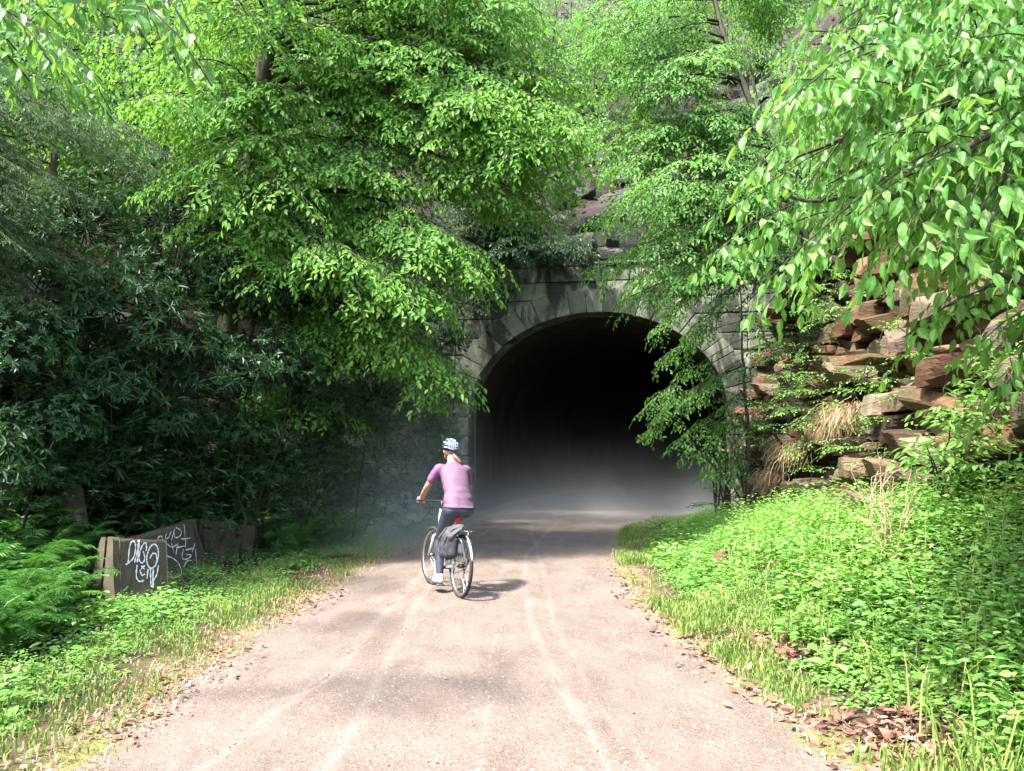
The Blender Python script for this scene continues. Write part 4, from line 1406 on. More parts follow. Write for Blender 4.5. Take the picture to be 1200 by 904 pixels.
# ------------------------------------------------------------------ ferns
def fern_mesh(seed, nf=9, L=0.75):
    r = np.random.default_rng(seed)
    lv, tb = Leaves(), MB()
    for k in range(nf):
        a = 2 * np.pi * k / nf + r.normal(0, .25)
        l = L * r.uniform(.7, 1.1)
        h = l * r.uniform(.6, 1.0)
        t = np.linspace(0, 1, 14)
        out = l * 0.85 * t ** 1.15
        zz = h * np.sin(np.minimum(t * 1.9, 2.6)) * 0.9
        pts = np.stack([np.cos(a) * out, np.sin(a) * out, zz], -1)
        pts += np.cumsum(r.normal(0, .006, pts.shape), 0)
        tb.tube(pts, np.linspace(.005, .0015, 14), 3, cap=False)
        ax = nrm(np.gradient(pts, axis=0))
        npn = 22
        tq = np.linspace(0.16, 0.985, npn)
        side0 = np.array([-np.sin(a), np.cos(a), 0])
        for sg in (-1, 1):
            P = np.stack([np.interp(tq + (0.006 if sg > 0 else 0), t, pts[:, q]) for q in range(3)], -1)
            A = np.stack([np.interp(tq, t, ax[:, q]) for q in range(3)], -1)
            up = nrm(cross(A, side0))
            up = up * np.sign(up[:, 2:3] + 1e-6)
            pl = l * 0.20 * np.sin(np.pi * (0.12 + 0.85 * (1 - tq) ** .8)) ** .9 + .008
            Dp = nrm(side0 * sg * 0.92 + A * r.uniform(.25, .5, (npn, 1)) - Z * r.uniform(0, .3, (npn, 1)))
            # each pinna: a narrow blade with a few leaflets cut free along its edges
            lv.add(P, Dp, up + r.normal(0, .22, up.shape), pl, np.maximum(l * .021, .008))
            for q in range(5):
                f = .12 + .16 * q
                for s2 in (-1, 1):
                    D = nrm(Dp * .75 + A * s2 * .66)
                    ll = pl * 0.2 * (1 - .75 * f) + .002
                    lv.add(P + Dp * (pl * f)[:, None], D, up + r.normal(0, .2, up.shape), ll, ll * .5)
    A = np.concatenate(lv.a)
    o1 = lv.build("fern", MAT['fern'], None, T4)
    o2 = tb.build("fern_stalks", MAT['stem'])
    return o1, o2


ferns = [fern_mesh(300 + k, (8, 10, 7)[k], (.72, .8, .62)[k]) for k in range(3)]
for a, b in ferns:
    b.parent = a
    b.name = "stalks"
r7 = np.random.default_rng(95)
FERN = []
for (poly, n, d0, d1, grp, lab) in (
        ([(-40, 640), (60, 612), (95, 625), (85, 710), (30, 745), (-40, 770)], 38, 6.3, 9.2, "ferns left of the barriers", "bright green fern in the fern bed between the left border and the barriers"),
        ([(120, 600), (300, 585), (320, 625), (150, 640)], 20, 10.2, 12.5, "ferns behind the barriers", "fern in the shade behind the concrete barriers"),
        ([(320, 600), (470, 575), (480, 610), (330, 640)], 24, 12.5, 17.5, "ferns in the mist", "fern half veiled by mist under the left rock wall near the tunnel"),
        ([(-60, 560), (120, 570), (110, 620), (-60, 640)], 14, 8.2, 10.0, "ferns on the left bank", "fern higher on the dark left bank above the fern bed")):
    for k in range(n):
        while True:
            x, y = r7.uniform(min(p[0] for p in poly), max(p[0] for p in poly)), r7.uniform(min(p[1] for p in poly), max(p[1] for p in poly))
            if inpoly(x, y, poly):
                break
        # where the line of sight meets the ground
        dd = np.linspace(d0, d1, 60)
        q = np.array([at(x, y + 22, d) for d in dd])
        p = q[np.argmin(np.abs(q[:, 2] - land_z(q[:, 0], q[:, 1])))]
        p[2] = float(land_z(p[0], p[1])) - .02
        if -4.55 < p[0] < -2.9 and 8.4 < p[1] < 11.6:
            continue
        FERN.append((p, grp, lab))
first = set()
for k, (p, grp, lab) in enumerate(FERN):
    src, st = ferns[k % 3]
    if k < 3:
        o, s2 = src, st
    else:
        o = src.copy()
        s2 = st.copy()
        COL.objects.link(o)
        COL.objects.link(s2)
        s2.parent = o
    o.location = tuple(p)
    o.rotation_euler = (r7.normal(0, .1), r7.normal(0, .1), r7.uniform(0, 6.28))
    s = r7.uniform(.6, .98)
    o.scale = (s, s, s * r7.uniform(.85, 1.1))
    tag(o, lab, "fern", grp)


# ------------------------------------------------------------------ herbs, grass, fallen leaves
def herbs(name, pts, hts, leaf, seed, mat='herb'):
    r = np.random.default_rng(seed)
    lv = Leaves()
    pts = np.asarray(pts, float)
    n = len(pts)
    per = 9
    a = r.uniform(0, 2 * np.pi, n)
    for q in range(per):
        aa = a + q * 2.4 + r.normal(0, .2, n)
        rd = np.stack([np.cos(aa), np.sin(aa), 0 * aa], -1)
        hh = hts * (1 - 0.095 * (per - 1 - q)) * r.uniform(.9, 1.05, n)
        L = leaf * r.uniform(.6, 1.2, n) * (1.15 - .05 * q)
        P = pts + rd * (0.012 + .25 * L)[:, None] + Z * hh[:, None]
        D = rd + Z * r.uniform(-.35, .35, n)[:, None]
        Nn = Z + rd * 0.1 + r.normal(0, .3, (n, 3))
        lv.add(P, nrm(D), nrm(Nn), L, L * r.uniform(.5, .68, n))
    o = lv.build(name, MAT[mat])
    return tag(o, kind='stuff')


def scatter_land(n, xf, y0, y1, r, dens=None):
    """n points between two distances outside the trail edge; xf(y) -> (x0, x1)"""
    out = []
    while len(out) < n:
        m = n * 2
        y = y0 + (y1 - y0) * r.random(m) ** 1.35
        lo, hi = xf(y)
        x = lo + (hi - lo) * r.random(m)
        k = np.ones(m, bool)
        if dens is not None:
            k = r.random(m) < dens(x, y)
        for a, b in zip(x[k], y[k]):
            out.append((a, b))
    p = np.array(out[:n])
    return np.c_[p, land_z(p[:, 0], p[:, 1])]


r8 = np.random.default_rng(96)
rgt = lambda y: (np.interp(y, YS, RE) + 0.45, np.interp(y, CRY, CRX) + 0.5)
nz = lambda x, y, s, o: 0.5 + 0.5 * fbm(np.stack([x * s, y * s, 0 * x + o], -1), 3)


def litter_patch(x, y):
    """bare strips of fallen leaves along the ditch on the right"""
    d = x - np.interp(y, YS, RE)
    c = 0.56 + 0.10 * np.sin(y * 1.3)
    return np.exp(-((d - c) / 0.24) ** 2) * sstep(0.36, 0.46, nz(x, y, .9, 3)) * sstep(8.5, 6.0, y) * sstep(4.0, 4.6, y)


dens_r = lambda x, y: np.clip(sstep(0.3, 1.0, x - np.interp(y, YS, RE)) * (0.65 + .8 * sstep(.3, .55, nz(x, y, .8, 1))) - 1.3 * litter_patch(x, y), 0, 1)
p = scatter_land(13000, rgt, 3.0, 19.5, r8, dens_r)
d = p[:, 0] - np.interp(p[:, 1], YS, RE)
h = (0.05 + 0.20 * sstep(.5, 2.2, d)) * r8.uniform(.5, 1.35, len(p)) * (0.7 + .6 * nz(p[:, 0], p[:, 1], .6, 8))
herbs("ground_cover_right", p, h, 0.052, 97)
lft = lambda y: (np.interp(y, WLY, WLX) - 0.2, np.interp(y, YS, LE) - 0.35)
dens_l = lambda x, y: np.clip(sstep(0.4, 0.95, np.interp(y, YS, LE) - x) * (0.5 + .9 * sstep(.3, .55, nz(x, y, .8, 2))), 0, 1)
p = scatter_land(7500, lft, 3.6, 20, r8, dens_l)
d = np.interp(p[:, 1], YS, LE) - p[:, 0]
h = (0.03 + 0.13 * sstep(.5, 1.8, d)) * r8.uniform(.5, 1.3, len(p))
herbs("ground_cover_left", p, h, 0.045, 98)
# taller herbs on the right bank
p = scatter_land(1300, lambda y: (np.interp(y, CRY, CRX) - 1.9, np.interp(y, CRY, CRX) + .4), 4.0, 14, r8)
herbs("tall_herbs", p, r8.uniform(.22, .6, len(p)), 0.075, 99)


p = scatter_land(420, lambda y: (np.interp(y, YS, RE) + .7, np.interp(y, CRY, CRX) + .2), 3.6, 14, r8, lambda x, y: sstep(.5, .65, nz(x, y, 1.1, 31)))
herbs("broad_leaved_weeds", p, r8.uniform(.12, .32, len(p)), 0.12, 100)
p = scatter_land(300, lambda y: (np.interp(y, WLY, WLX), np.interp(y, YS, LE) - .7), 4.2, 16, r8, lambda x, y: sstep(.5, .65, nz(x, y, 1.1, 33)))
herbs("broad_leaved_weeds", p, r8.uniform(.1, .25, len(p)), 0.10, 101)


def grass(name, p, hts, seed, mat='grass', lean=0.5, w=0.006):
    r = np.random.default_rng(seed)
    n = len(p)
    a = r.uniform(0, 2 * np.pi, n)
    rd = np.stack([np.cos(a), np.sin(a), 0 * a], -1)
    sd = np.stack([-np.sin(a), np.cos(a), 0 * a], -1)
    ww = (w * r.uniform(.6, 1.3, n))[:, None]
    hh = hts[:, None]
    ln = (lean * r.uniform(.2, 1.4, n))[:, None]
    b0, b1 = p - sd * ww, p + sd * ww
    m_ = p + Z * hh * .62 + rd * hh * ln * .3
    t = p + Z * hh * (1 - .25 * ln) + rd * hh * ln * .95
    V = np.stack([b0, b1, m_ + sd * ww * .8, m_ - sd * ww * .8, t], 1).reshape(-1, 3)
    o = np.arange(n)[:, None] * 5
    me = mesh_np(name, V, [o + np.array([[0, 1, 2, 3]]), o + np.array([[3, 2, 4]])], [MAT[mat]])
    return tag(link(name, me), kind='stuff')


vr = lambda y: (np.interp(y, YS, RE) - 0.05, np.interp(y, YS, RE) + 1.1)
tuft = lambda x, y: np.clip(sstep(.0, .35, x - np.interp(y, YS, RE)) * sstep(.38, .55, nz(x, y, 1.3, 5)) * np.clip(1.0 - 1.1 * litter_patch(x, y), 0, 1) * (0.3 + .7 * sstep(5, 8, y) + .25 * (nz(x, y, 1.0, 15) > .55)), 0, 1)
p = scatter_land(26000, vr, 3.0, 19.5, r8, tuft)
grass("grass_right", p, r8.uniform(.04, .15, len(p)) * (.7 + .6 * nz(p[:, 0], p[:, 1], .9, 4)), 110)
vl = lambda y: (np.interp(y, YS, LE) - 1.3, np.interp(y, YS, LE) + 0.1)
tuftl = lambda x, y: np.clip(sstep(-.05, .5, np.interp(y, YS, LE) - x) * sstep(.38, .6, nz(x, y, 1.5, 6)) * (.35 + .65 * sstep(5.5, 8, y)), 0, 1)
p = scatter_land(16000, vl, 3.4, 19.5, r8, tuftl)
grass("grass_left", p, r8.uniform(.025, .085, len(p)), 111)
p = scatter_land(1500, lambda y: (np.interp(y, CRY, CRX) - 2.2, np.interp(y, CRY, CRX) + .3), 3.5, 13, r8)
grass("tall_grass", p, r8.uniform(.2, .5, len(p)), 112, lean=.7)


p = scatter_land(5500, lambda y: (np.interp(y, YS, LE) - .75, np.interp(y, YS, LE) + .12), 3.2, 16, r8, lambda x, y: np.clip(np.exp(-((np.interp(y, YS, LE) - .22 - x) / .28) ** 2) * (.3 + nz(x, y, 2.5, 19)), 0, 1))
grass("dry_grass_left", p, r8.uniform(.015, .05, len(p)), 113, 'dead', 1.0, .004)
p = scatter_land(1800, lambda y: (np.interp(y, YS, RE) - .1, np.interp(y, YS, RE) + .8), 3.0, 16, r8, lambda x, y: np.clip(np.exp(-((x - np.interp(y, YS, RE) - .2) / .28) ** 2) * (.3 + nz(x, y, 2.5, 23)), 0, 1))
grass("dry_grass_right", p, r8.uniform(.015, .06, len(p)), 114, 'dead', 1.0, .004)


def litter(name, p, size, seed, lift=.012, mat='litter'):
    r = np.random.default_rng(seed)
    n = len(p)
    lv = Leaves()
    a = r.uniform(0, 2 * np.pi, n)
    D = np.stack([np.cos(a), np.sin(a), r.normal(0, .25, n)], -1)
    Nn = Z * r.choice([-1, 1], (n, 1)) + r.normal(0, .5, (n, 3))
    L = size * r.uniform(.5, 1.3, n)
    lv.add(p + Z * (lift * r.uniform(.3, 1.6, n))[:, None], nrm(D), nrm(Nn), L, L * r.uniform(.35, .62, n))
    return tag(lv.build(name, MAT[mat], None, T9), kind='stuff')


lit = lambda x, y: np.clip(litter_patch(x, y) * 1.2 + 0.10 * np.exp(-((x - np.interp(y, YS, RE) - .05) / .18) ** 2), 0, 1)
p = scatter_land(1700, lambda y: (np.interp(y, YS, RE) - .5, np.interp(y, YS, RE) + 1.5), 3.0, 12, r8, lit)
litter("fallen_leaves_right", p, .075, 120, .02)
p = scatter_land(1500, lambda y: (np.interp(y, YS, LE) - .9, np.interp(y, YS, LE) + .35), 3.2, 15, r8, lambda x, y: np.exp(-((np.interp(y, YS, LE) - .1 - x) / .3) ** 2) * sstep(.4, .6, nz(x, y, 1.4, 9)))
litter("fallen_leaves_left", p, .05, 121)
p = scatter_land(260, lambda y: (np.interp(y, YS, LE), np.interp(y, YS, RE)), 3.0, 14, r8)
litter("fallen_leaves_trail", p, .028, 123, .006)
n = 5200
uu, v_ = r8.uniform(-7, 8, n), 0.6 + 14 * r8.random(n) ** 1.3
pp = P_O + P_R * uu[:, None] + P_A * v_[:, None]
pp[:, 2] = hill_z(uu, v_)
litter("fallen_leaves_hillside", pp, .16, 122, .04, 'litter_dark')
pt = scatter_land(2000, lambda y: (np.interp(y, YS, LE) + .1, np.interp(y, YS, RE) - .1), 3.0, 11, r8)
# small stones strewn along the edges of the trail
st = MB()
pe = scatter_land(420, lambda y: (np.interp(y, YS, LE) - .3, np.interp(y, YS, RE) + .3), 3.0, 12, r8,
                  lambda x, y: np.clip(.06 + np.exp(-(edge_dist(x, y) / .2) ** 2), 0, 1))
for q in np.concatenate([pe, pt]):
    s = r8.uniform(.004, .012) if q[0] > np.interp(q[1], YS, LE) + .1 and q[0] < np.interp(q[1], YS, RE) - .1 else r8.uniform(.008, .026)
    st.ellipsoid(q + [0, 0, s * .25], (s * r8.uniform(.8, 1.4), s, s * .6), 6, 4, rot=rotz(r8.uniform(0, 6)))
tag(st.build("gravel", mat_plain("pebble", (.17, .145, .125), .9, nscale=20)), kind='stuff')


# ------------------------------------------------------------------ concrete barriers with their tags
def mat_concrete():
    m, nt, b, out = new_mat("weathered_concrete")
    co = coords(nt)
    f = noise(nt, 5, 7, 0.65, co)
    g = noise(nt, 60, 4, 0.7, co)
    s = noise(nt, 3, 6, 0.65, coords(nt, (2.2, 2.2, .5)))
    c = ramp(nt, f, [(0.3, (0.05, 0.042, 0.027)), (0.55, (0.09, 0.074, 0.047)), (0.75, (0.135, 0.112, 0.073))])
    c = mixc(nt, 0.4, c, ramp(nt, g, [(0.3, (0.5, 0.5, 0.5)), (0.6, (1, 1, 1))]), 'MULTIPLY')
    c = mixc(nt, ramp(nt, s, [(0.5, (0, 0, 0)), (0.72, (.75, .75, .75))]), c, (0.05, 0.048, 0.035))
    mo = ramp(nt, noise(nt, 2.2, 5, .6, co), [(0.55, (0, 0, 0)), (0.7, (.6, .6, .6))])
    c = mixc(nt, mo, c, (0.09, 0.10, 0.03))
    nt.links.new(c, b.inputs["Base Color"])
    b.inputs["Roughness"].default_value = 0.92
    b.inputs["Specular IOR Level"].default_value = 0.2
    bump(nt, mathn(nt, 'ADD', f, mathn(nt, 'MULTIPLY', g, .4)), 0.6, 0.012, b)
    return m


MAT['concrete'] = mat_concrete()
MAT['paint'] = mat_plain("white_spray_paint", (0.62, 0.61, 0.58), 0.7, nscale=30, namt=.2)
PZ_ = np.array([0, .05, .075, .16, .24, .33, .45, .6, .78, .81])
PY_ = np.array([.305, .305, .30, .245, .20, .172, .148, .118, .092, .075])


def barrier(pos, yaw, pitch, roll, L, label, tags=None, vis=None):
    root = empty("concrete_barrier", pos, 0, label, "concrete barrier")
    root.rotation_euler = (roll, pitch, yaw)
    mb = MB()
    pr = np.concatenate([np.stack([-PY_, PZ_], -1), np.stack([PY_, PZ_], -1)[::-1]])
    n = len(pr)
    rr = np.random.default_rng(int(L * 1000))
    xs_ = np.linspace(0.08, L, 14)
    V = []
    for x in xs_:
        j = 0.002 * rr.normal(0, 1, (n, 2))
        V.append(np.c_[np.full(n, x), pr + j])
    V = np.concatenate(V)
    i = np.arange(len(xs_) - 1)[:, None] * n + np.arange(n)[None, :]
    k = np.arange(len(xs_) - 1)[:, None] * n + (np.arange(n)[None, :] + 1) % n
    mb.add(V, [np.stack([i, k, k + n, i + n], -1).reshape(-1, 4), np.arange(n)[None, :], (np.arange(n) + (len(xs_) - 1) * n)[None, ::-1]])
    # the two lips either side of the keyway in the end
    for sg in (-1, 1):
        q = np.concatenate([np.stack([PY_, PZ_], -1), [[.03, .81], [.03, 0]]])
        q[:, 0] *= sg
        m_ = len(q)
        V = np.concatenate([np.c_[np.full(m_, 0.0), q], np.c_[np.full(m_, .0795), q]])
        a = np.arange(m_)
        b = (a + 1) % m_
        mb.add(V, [np.stack([a, b, b + m_, a + m_], -1), a[None, :]])
    o = mb.build("barrier_body", MAT['concrete'], root)
    bv = o.modifiers.new("bevel", 'BEVEL')
    bv.width = .012
    bv.segments = 2
    bv.limit_method = 'ANGLE'
    bv.angle_limit = rad(40)
    if tags:
        quad, strokes, (s0, s1, z1, z0) = tags
        quad = np.array(quad, float)

        def uvq(p):
            u, v = .5, .5
            for _ in range(12):
                a = quad[0] * (1 - u) * (1 - v) + quad[1] * u * (1 - v) + quad[2] * u * v + quad[3] * (1 - u) * v - p
                du = (quad[1] - quad[0]) * (1 - v) + (quad[2] - quad[3]) * v
                dv = (quad[3] - quad[0]) * (1 - u) + (quad[2] - quad[1]) * u
                sol = np.linalg.solve(np.stack([du, dv], -1), -a)
                u, v = u + sol[0], v + sol[1]
            return u, v
        g = MB()
        for q in strokes:
            q = np.array(q, float)
            for _ in range(2):
                if len(q) > 2:
                    q = np.concatenate([q[:1], np.stack([.75 * q[:-1] + .25 * q[1:], .25 * q[:-1] + .75 * q[1:]], 1).reshape(-1, 2), q[-1:]])
            # fine steps, so that the paint follows the curved face
            t = np.linspace(0, len(q) - 1, max(8, 3 * len(q)))
            q = np.stack([np.interp(t, np.arange(len(q)), q[:, a]) for a in (0, 1)], -1)
            uv = np.array([uvq(p) for p in q])
            s = s0 + (s1 - s0) * uv[:, 0]
            z = np.clip(z1 + (z0 - z1) * uv[:, 1], .02, .80)
            d = nrm(np.gradient(np.stack([s, z], -1), axis=0))
            nn = np.stack([-d[:, 1], d[:, 0]], -1)
            w = .0085 * (0.85 + .3 * np.sin(np.arange(len(s)) * .7))
            out = []
            for sg in (1, -1):
                ss, zz_ = s + nn[:, 0] * w * sg, np.clip(z + nn[:, 1] * w * sg, 0.01, .805)
                out.append(np.c_[ss, -np.interp(zz_, PZ_, PY_) - .009, zz_])
            V = np.concatenate(out)
            m_ = len(s)
            a = np.arange(m_ - 1)
            g.add(V, [np.stack([a, a + 1, a + m_ + 1, a + m_], -1)])
        g.build("graffiti", MAT['paint'], root)
    return root


el = lambda cx, cy, rx, ry, n=18, a0=0, a1=360: [(cx + rx * math.cos(rad(a)), cy + ry * math.sin(rad(a))) for a in np.linspace(a0, a1, n)]
TAG1 = [[(405, 440), (395, 265), (430, 250), (452, 300), (450, 400), (400, 445), (385, 450)], [(465, 255), (472, 330), (457, 440)], [(474, 250), (480, 350), (478, 440)],
        [(545, 350), (540, 290), (520, 275), (492, 330), (486, 420), (520, 455), (545, 420), (520, 350)], el(605, 400, 50, 98), [(583, 415), (600, 375), (632, 378), (648, 430), (636, 480)],
        [(480, 460), (478, 560), (510, 605), (548, 592)], [(508, 505), (525, 555), (552, 540)], [(515, 470), (545, 500)], [(545, 470), (515, 500)], [(575, 500), (572, 580)],
        [(595, 500), (605, 600), (612, 645), (632, 650), (625, 590), (652, 565), (662, 480)], [(620, 505), (622, 640)]]
TAG2 = [[(190, 285), (190, 215), (215, 210), (238, 290)], [(240, 190), (240, 240), (265, 250), (270, 180)], [(290, 160), (292, 270)], [(298, 150), (350, 190), (350, 240), (310, 255), (297, 200)],
        [(355, 130), (385, 255)], [(360, 270), (430, 272)], [(265, 290), (310, 340), (340, 315)], [(300, 295), (335, 390)], [(340, 345), (405, 340)], [(352, 410), (345, 300)], [(395, 280), (405, 360)],
        [(410, 380), (470, 375)], [(468, 330), (460, 410)], [(395, 370), (395, 450), (430, 480), (470, 440), (425, 425)], [(480, 390), (505, 510)], [(430, 540), (437, 490), (470, 482), (505, 590), (480, 600), (455, 575)],
        [(520, 610), (565, 625), (620, 625), (590, 590)],
        [(128, 345), (120, 390), (220, 550), (250, 550), (215, 440), (128, 345)], [(190, 360), (270, 500), (305, 575), (270, 520), (335, 590), (262, 385), (245, 440)],
        [(330, 590), (400, 630), (432, 600), (390, 490), (320, 420), (255, 390), (300, 500), (370, 605)]]
barrier((-4.15, 8.3, -.08), rad(62), rad(7.5), rad(-5), .66, "concrete barrier nearest the left border, tagged in white, its slotted end facing the ferns",
        ([(265, 215), (705, 290), (760, 770), (350, 790)], TAG1, (0.02, 0.64, .80, .15)))
barrier((-4.2, 9.38, -.17), rad(90), rad(-2.5), rad(-7), 1.5, "middle concrete barrier with a flared foot and two white scrawled tags, between the other two",
        ([(100, 195), (415, 105), (600, 640), (370, 770)], TAG2, (0.05, 1.42, .80, .1)))
barrier((-4.36, 11.2, -.12), rad(63), rad(10), rad(-3), 1.0, "bare concrete barrier without paint, the farthest of the three from the ferns")


# ------------------------------------------------------------------ stones, dead stems
def loose_stone(name, pos, size, label, mat, seed, rz_=0., tilt=0.):
    r = np.random.default_rng(seed)
    mb = MB()
    rock_block(mb, (0, 0, 0), size, rotz(rz_) @ rotx(tilt), r, .14, 6)
    o = mb.build(name, MAT[mat])
    o.location = tuple(float(c) for c in pos)
    return tag(o, label, "stone")


p = P_land(852, 684, 10.2)
loose_stone("stone", p + [0, 0, .06], (.26, .2, .2), "tan squarish stone lying in the grass strip right of the trail", 'rock_warm', 401, .4)
p = P_land(915, 700, 8.9)
loose_stone("stone", p + [0, 0, .04], (.3, .2, .1), "low flat pale stone half hidden among the herbs of the right bank", 'rock_warm', 402, .2)
p = P_land(1005, 590, 11.2)
loose_stone("boulder", at(1012, 575, 11.4), (.55, .5, .5), "large pale grey white boulder at the foot of the ochre cliff", 'stone_pale' if 'stone_pale' in MAT else 'rock_warm', 403, .3)
loose_stone("slab_stone", at(1022, 423, 11.2), (.75, .8, .14), "flat pinkish slab jutting from the cliff like a shelf", 'rock_warm', 404, .25, .05)
mb = MB()
V = np.array([[-.28, 0, 0], [.34, .02, 0], [.1, .05, .42], [-.06, .04, .62], [-.2, .02, .35]])
mb.add(np.concatenate([V, V + [0.04, .14, -.02]]), [np.array([[0, 1, 2, 3, 4], [9, 8, 7, 6, 5]]), np.array([[k, (k + 1) % 5, (k + 1) % 5 + 5, k + 5] for k in range(5)])])
o = mb.build("standing_slab", MAT['concrete'])
p = at(62, 607, 9.6)
o.location = tuple(p)
o.rotation_euler = (-.12, 0.1, -.3)
tag(o, "pointed grey stone slab leaning upright in the shade of the left bank", "stone")


def dead_stems(pos, label, seed, n=7, h=.8):
    r = np.random.default_rng(seed)
    mb = MB()
    for k in range(n):
        e = np.array([r.normal(0, .16), r.normal(0, .12), h * r.uniform(.6, 1.1)])
        c = curve([r.normal(0, .05), r.normal(0, .05), -.03], e, -.04, 9, r, .05)
        mb.tube(c, np.linspace(.008, .003, 9), 4)
        for q in range(5):
            i = int(r.integers(3, 9))
            mb.tube(curve(c[i], c[i] + [r.normal(0, .14), r.normal(0, .1), r.uniform(.03, .2)], .01, 5, r, .05), np.linspace(.004, .0015, 5), 3)
    o = mb.build("dead_stems", MAT['dead_stem'])
    o.location = tuple(pos)
    return tag(o, label, "dead plant")


MAT['dead_stem'] = mat_plain("dry_stem", (.26, .17, .11), .8, nscale=15)
dead_stems(P_land(1046, 715, 6.9), "clump of bare brown dead stems standing upright on the right bank", 411, 9, .85)


def hanging_grass(pos, label, seed, n=260, L=.7, w=.5):
    r = np.random.default_rng(seed)
    mb = MB()
    for k in range(n):
        p0 = np.array([r.normal(0, .08), r.normal(0, w * .5), r.normal(0, .06)])
        l = L * r.uniform(.3, 1.2)
        e = p0 + [-l * r.uniform(.05, .6), r.normal(0, .2), -l * r.uniform(.3, .9)]
        c = curve(p0, e, .14 * l, 5, r, .12)
        ww = .0028
        sd = nrm(cross(c[-1] - c[0], r.normal(0, 1, 3)))
        V = np.concatenate([c - sd * ww, c + sd * ww])
        a = np.arange(4)
        mb.add(V, [np.stack([a, a + 1, a + 6, a + 5], -1)])
    o = mb.build("hanging_grass", MAT['dead'])
    o.location = tuple(pos)
    return tag(o, label, "dead grass")


hanging_grass(at(985, 478, 12.6), "tuft of dry tan grass hanging over a ledge in the middle of the cliff", 421, 420, .65, .6)
hanging_grass(at(930, 520, 14.3), "dry hanging grass and roots on the cliff near the tunnel mouth", 422, 300, .6, .8)
hanging_grass(at(905, 555, 15.3), "dry grass trailing down the foot of the cliff beside the tunnel", 423, 260, .55, .7)
# tall thin green stalks at the right border
for k, (px, py, d) in enumerate(((1152, 760, 5.4), (1168, 765, 5.3), (1180, 770, 5.5))):
    r = np.random.default_rng(430 + k)
    p = P_land(px, py, d)
    root = empty("tall_stalk", p, 0, ("thin leafy stalk on the right bank, leftmost of the three beside the right border", "thin leafy stalk on the right bank, middle one of the three beside the right border",
                                     "thin leafy stalk on the right bank, rightmost of the three beside the right border")[k], "plant", "tall stalks on the right bank")
    tb, lv = MB(), Leaves()
    c = curve([0, 0, -.03], [r.normal(0, .08), r.normal(0, .05), .85 + .1 * k], 0, 10, r, .02)
    tb.tube(c, np.linspace(.006, .002, 10), 5)
    for q in range(16):
        t = .25 + .75 * q / 16
        P = np.array([np.interp(t, np.linspace(0, 1, 10), c[:, a]) for a in range(3)])
        a = q * 2.4
        lv.add(P, nrm([math.cos(a), math.sin(a), .15]), nrm([0, 0, 1] + r.normal(0, .3, 3)), .085 * (1.15 - t * .6), .03 * (1.15 - t * .5))
    tb.build("stalk", MAT['stem'], root)
    lv.build("leaves", MAT['herb'], root)


# ------------------------------------------------------------------ bicycle
HEAD = rad(23)
BIKE_AT = (-0.57, 8.94, 0.018)
MAT['tyre'] = mat_plain("tyre_rubber", (.025, .025, .026), .8, spec=.3)
MAT['alloy'] = mat_plain("silver_alloy", (.62, .62, .62), .32, 1.0)
MAT['white_frame'] = mat_plain("white_frame_paint", (.62, .62, .60), .3, coat=.4)
MAT['black'] = mat_plain("black_plastic", (.025, .025, .028), .5)
MAT['steel'] = mat_plain("dark_steel", (.12, .12, .12), .4, .9)
bike = empty("bicycle", BIKE_AT, 0, "white bicycle with rear rack ridden away along the gravel trail", "bicycle")
bike.rotation_euler = (0, rad(3.0), HEAD)
RA, FA, BB = np.array([0, 0, .345]), np.array([0, 1.04, .345]), np.array([0, .435, .28])
ST, HT, HB = np.array([0, .285, .76]), np.array([0, .80, .87]), np.array([0, .845, .68])


def ring_mesh(mb, c, R, r0, seg=48, sides=8, sx=1.0):
    a = np.linspace(0, 2 * np.pi, seg, endpoint=False)
    b = np.linspace(0, 2 * np.pi, sides, endpoint=False)
    A, B = np.meshgrid(a, b, indexing='ij')
    V = np.stack([r0 * sx * np.sin(B), (R + r0 * np.cos(B)) * np.cos(A), (R + r0 * np.cos(B)) * np.sin(A)], -1).reshape(-1, 3) + c
    i, j = np.meshgrid(np.arange(seg), np.arange(sides), indexing='ij')
    k, l = (i + 1) % seg, (j + 1) % sides
    mb.add(V, [np.stack([i * sides + j, k * sides + j, k * sides + l, i * sides + l], -1).reshape(-1, 4)])


def wheel(c, steer=0.):
    w = empty("wheel", c)
    w.parent = bike
    w.rotation_euler = (0, 0, steer)
    for nm, R, r0, mt, sx in (("tyre", .323, .020, 'tyre', 1.0), ("rim", .300, .012, 'alloy', .9)):
        mb = MB()
        ring_mesh(mb, np.zeros(3), R, r0, 56, 10, sx)
        mb.build(nm, MAT[mt], w, True)
    mb = MB()
    for k in range(28):
        a = 2 * np.pi * k / 28
        sg = 1 if k % 2 else -1
        a2 = a + (.5 if (k // 2) % 2 else -.5)
        mb.tube([[sg * .028, .022 * math.cos(a2), .022 * math.sin(a2)], [0, .292 * math.cos(a), .292 * math.sin(a)]], .0013, 3, cap=False)
    mb.build("spokes", MAT['alloy'], w)
    mb = MB()
    mb.tube([[-.05, 0, 0], [-.03, 0, 0], [-.028, 0, 0], [.028, 0, 0], [.03, 0, 0], [.05, 0, 0]], [.008, .008, .024, .024, .008, .008], 12)
    mb.build("hub", MAT['steel'], w, True)
    return w


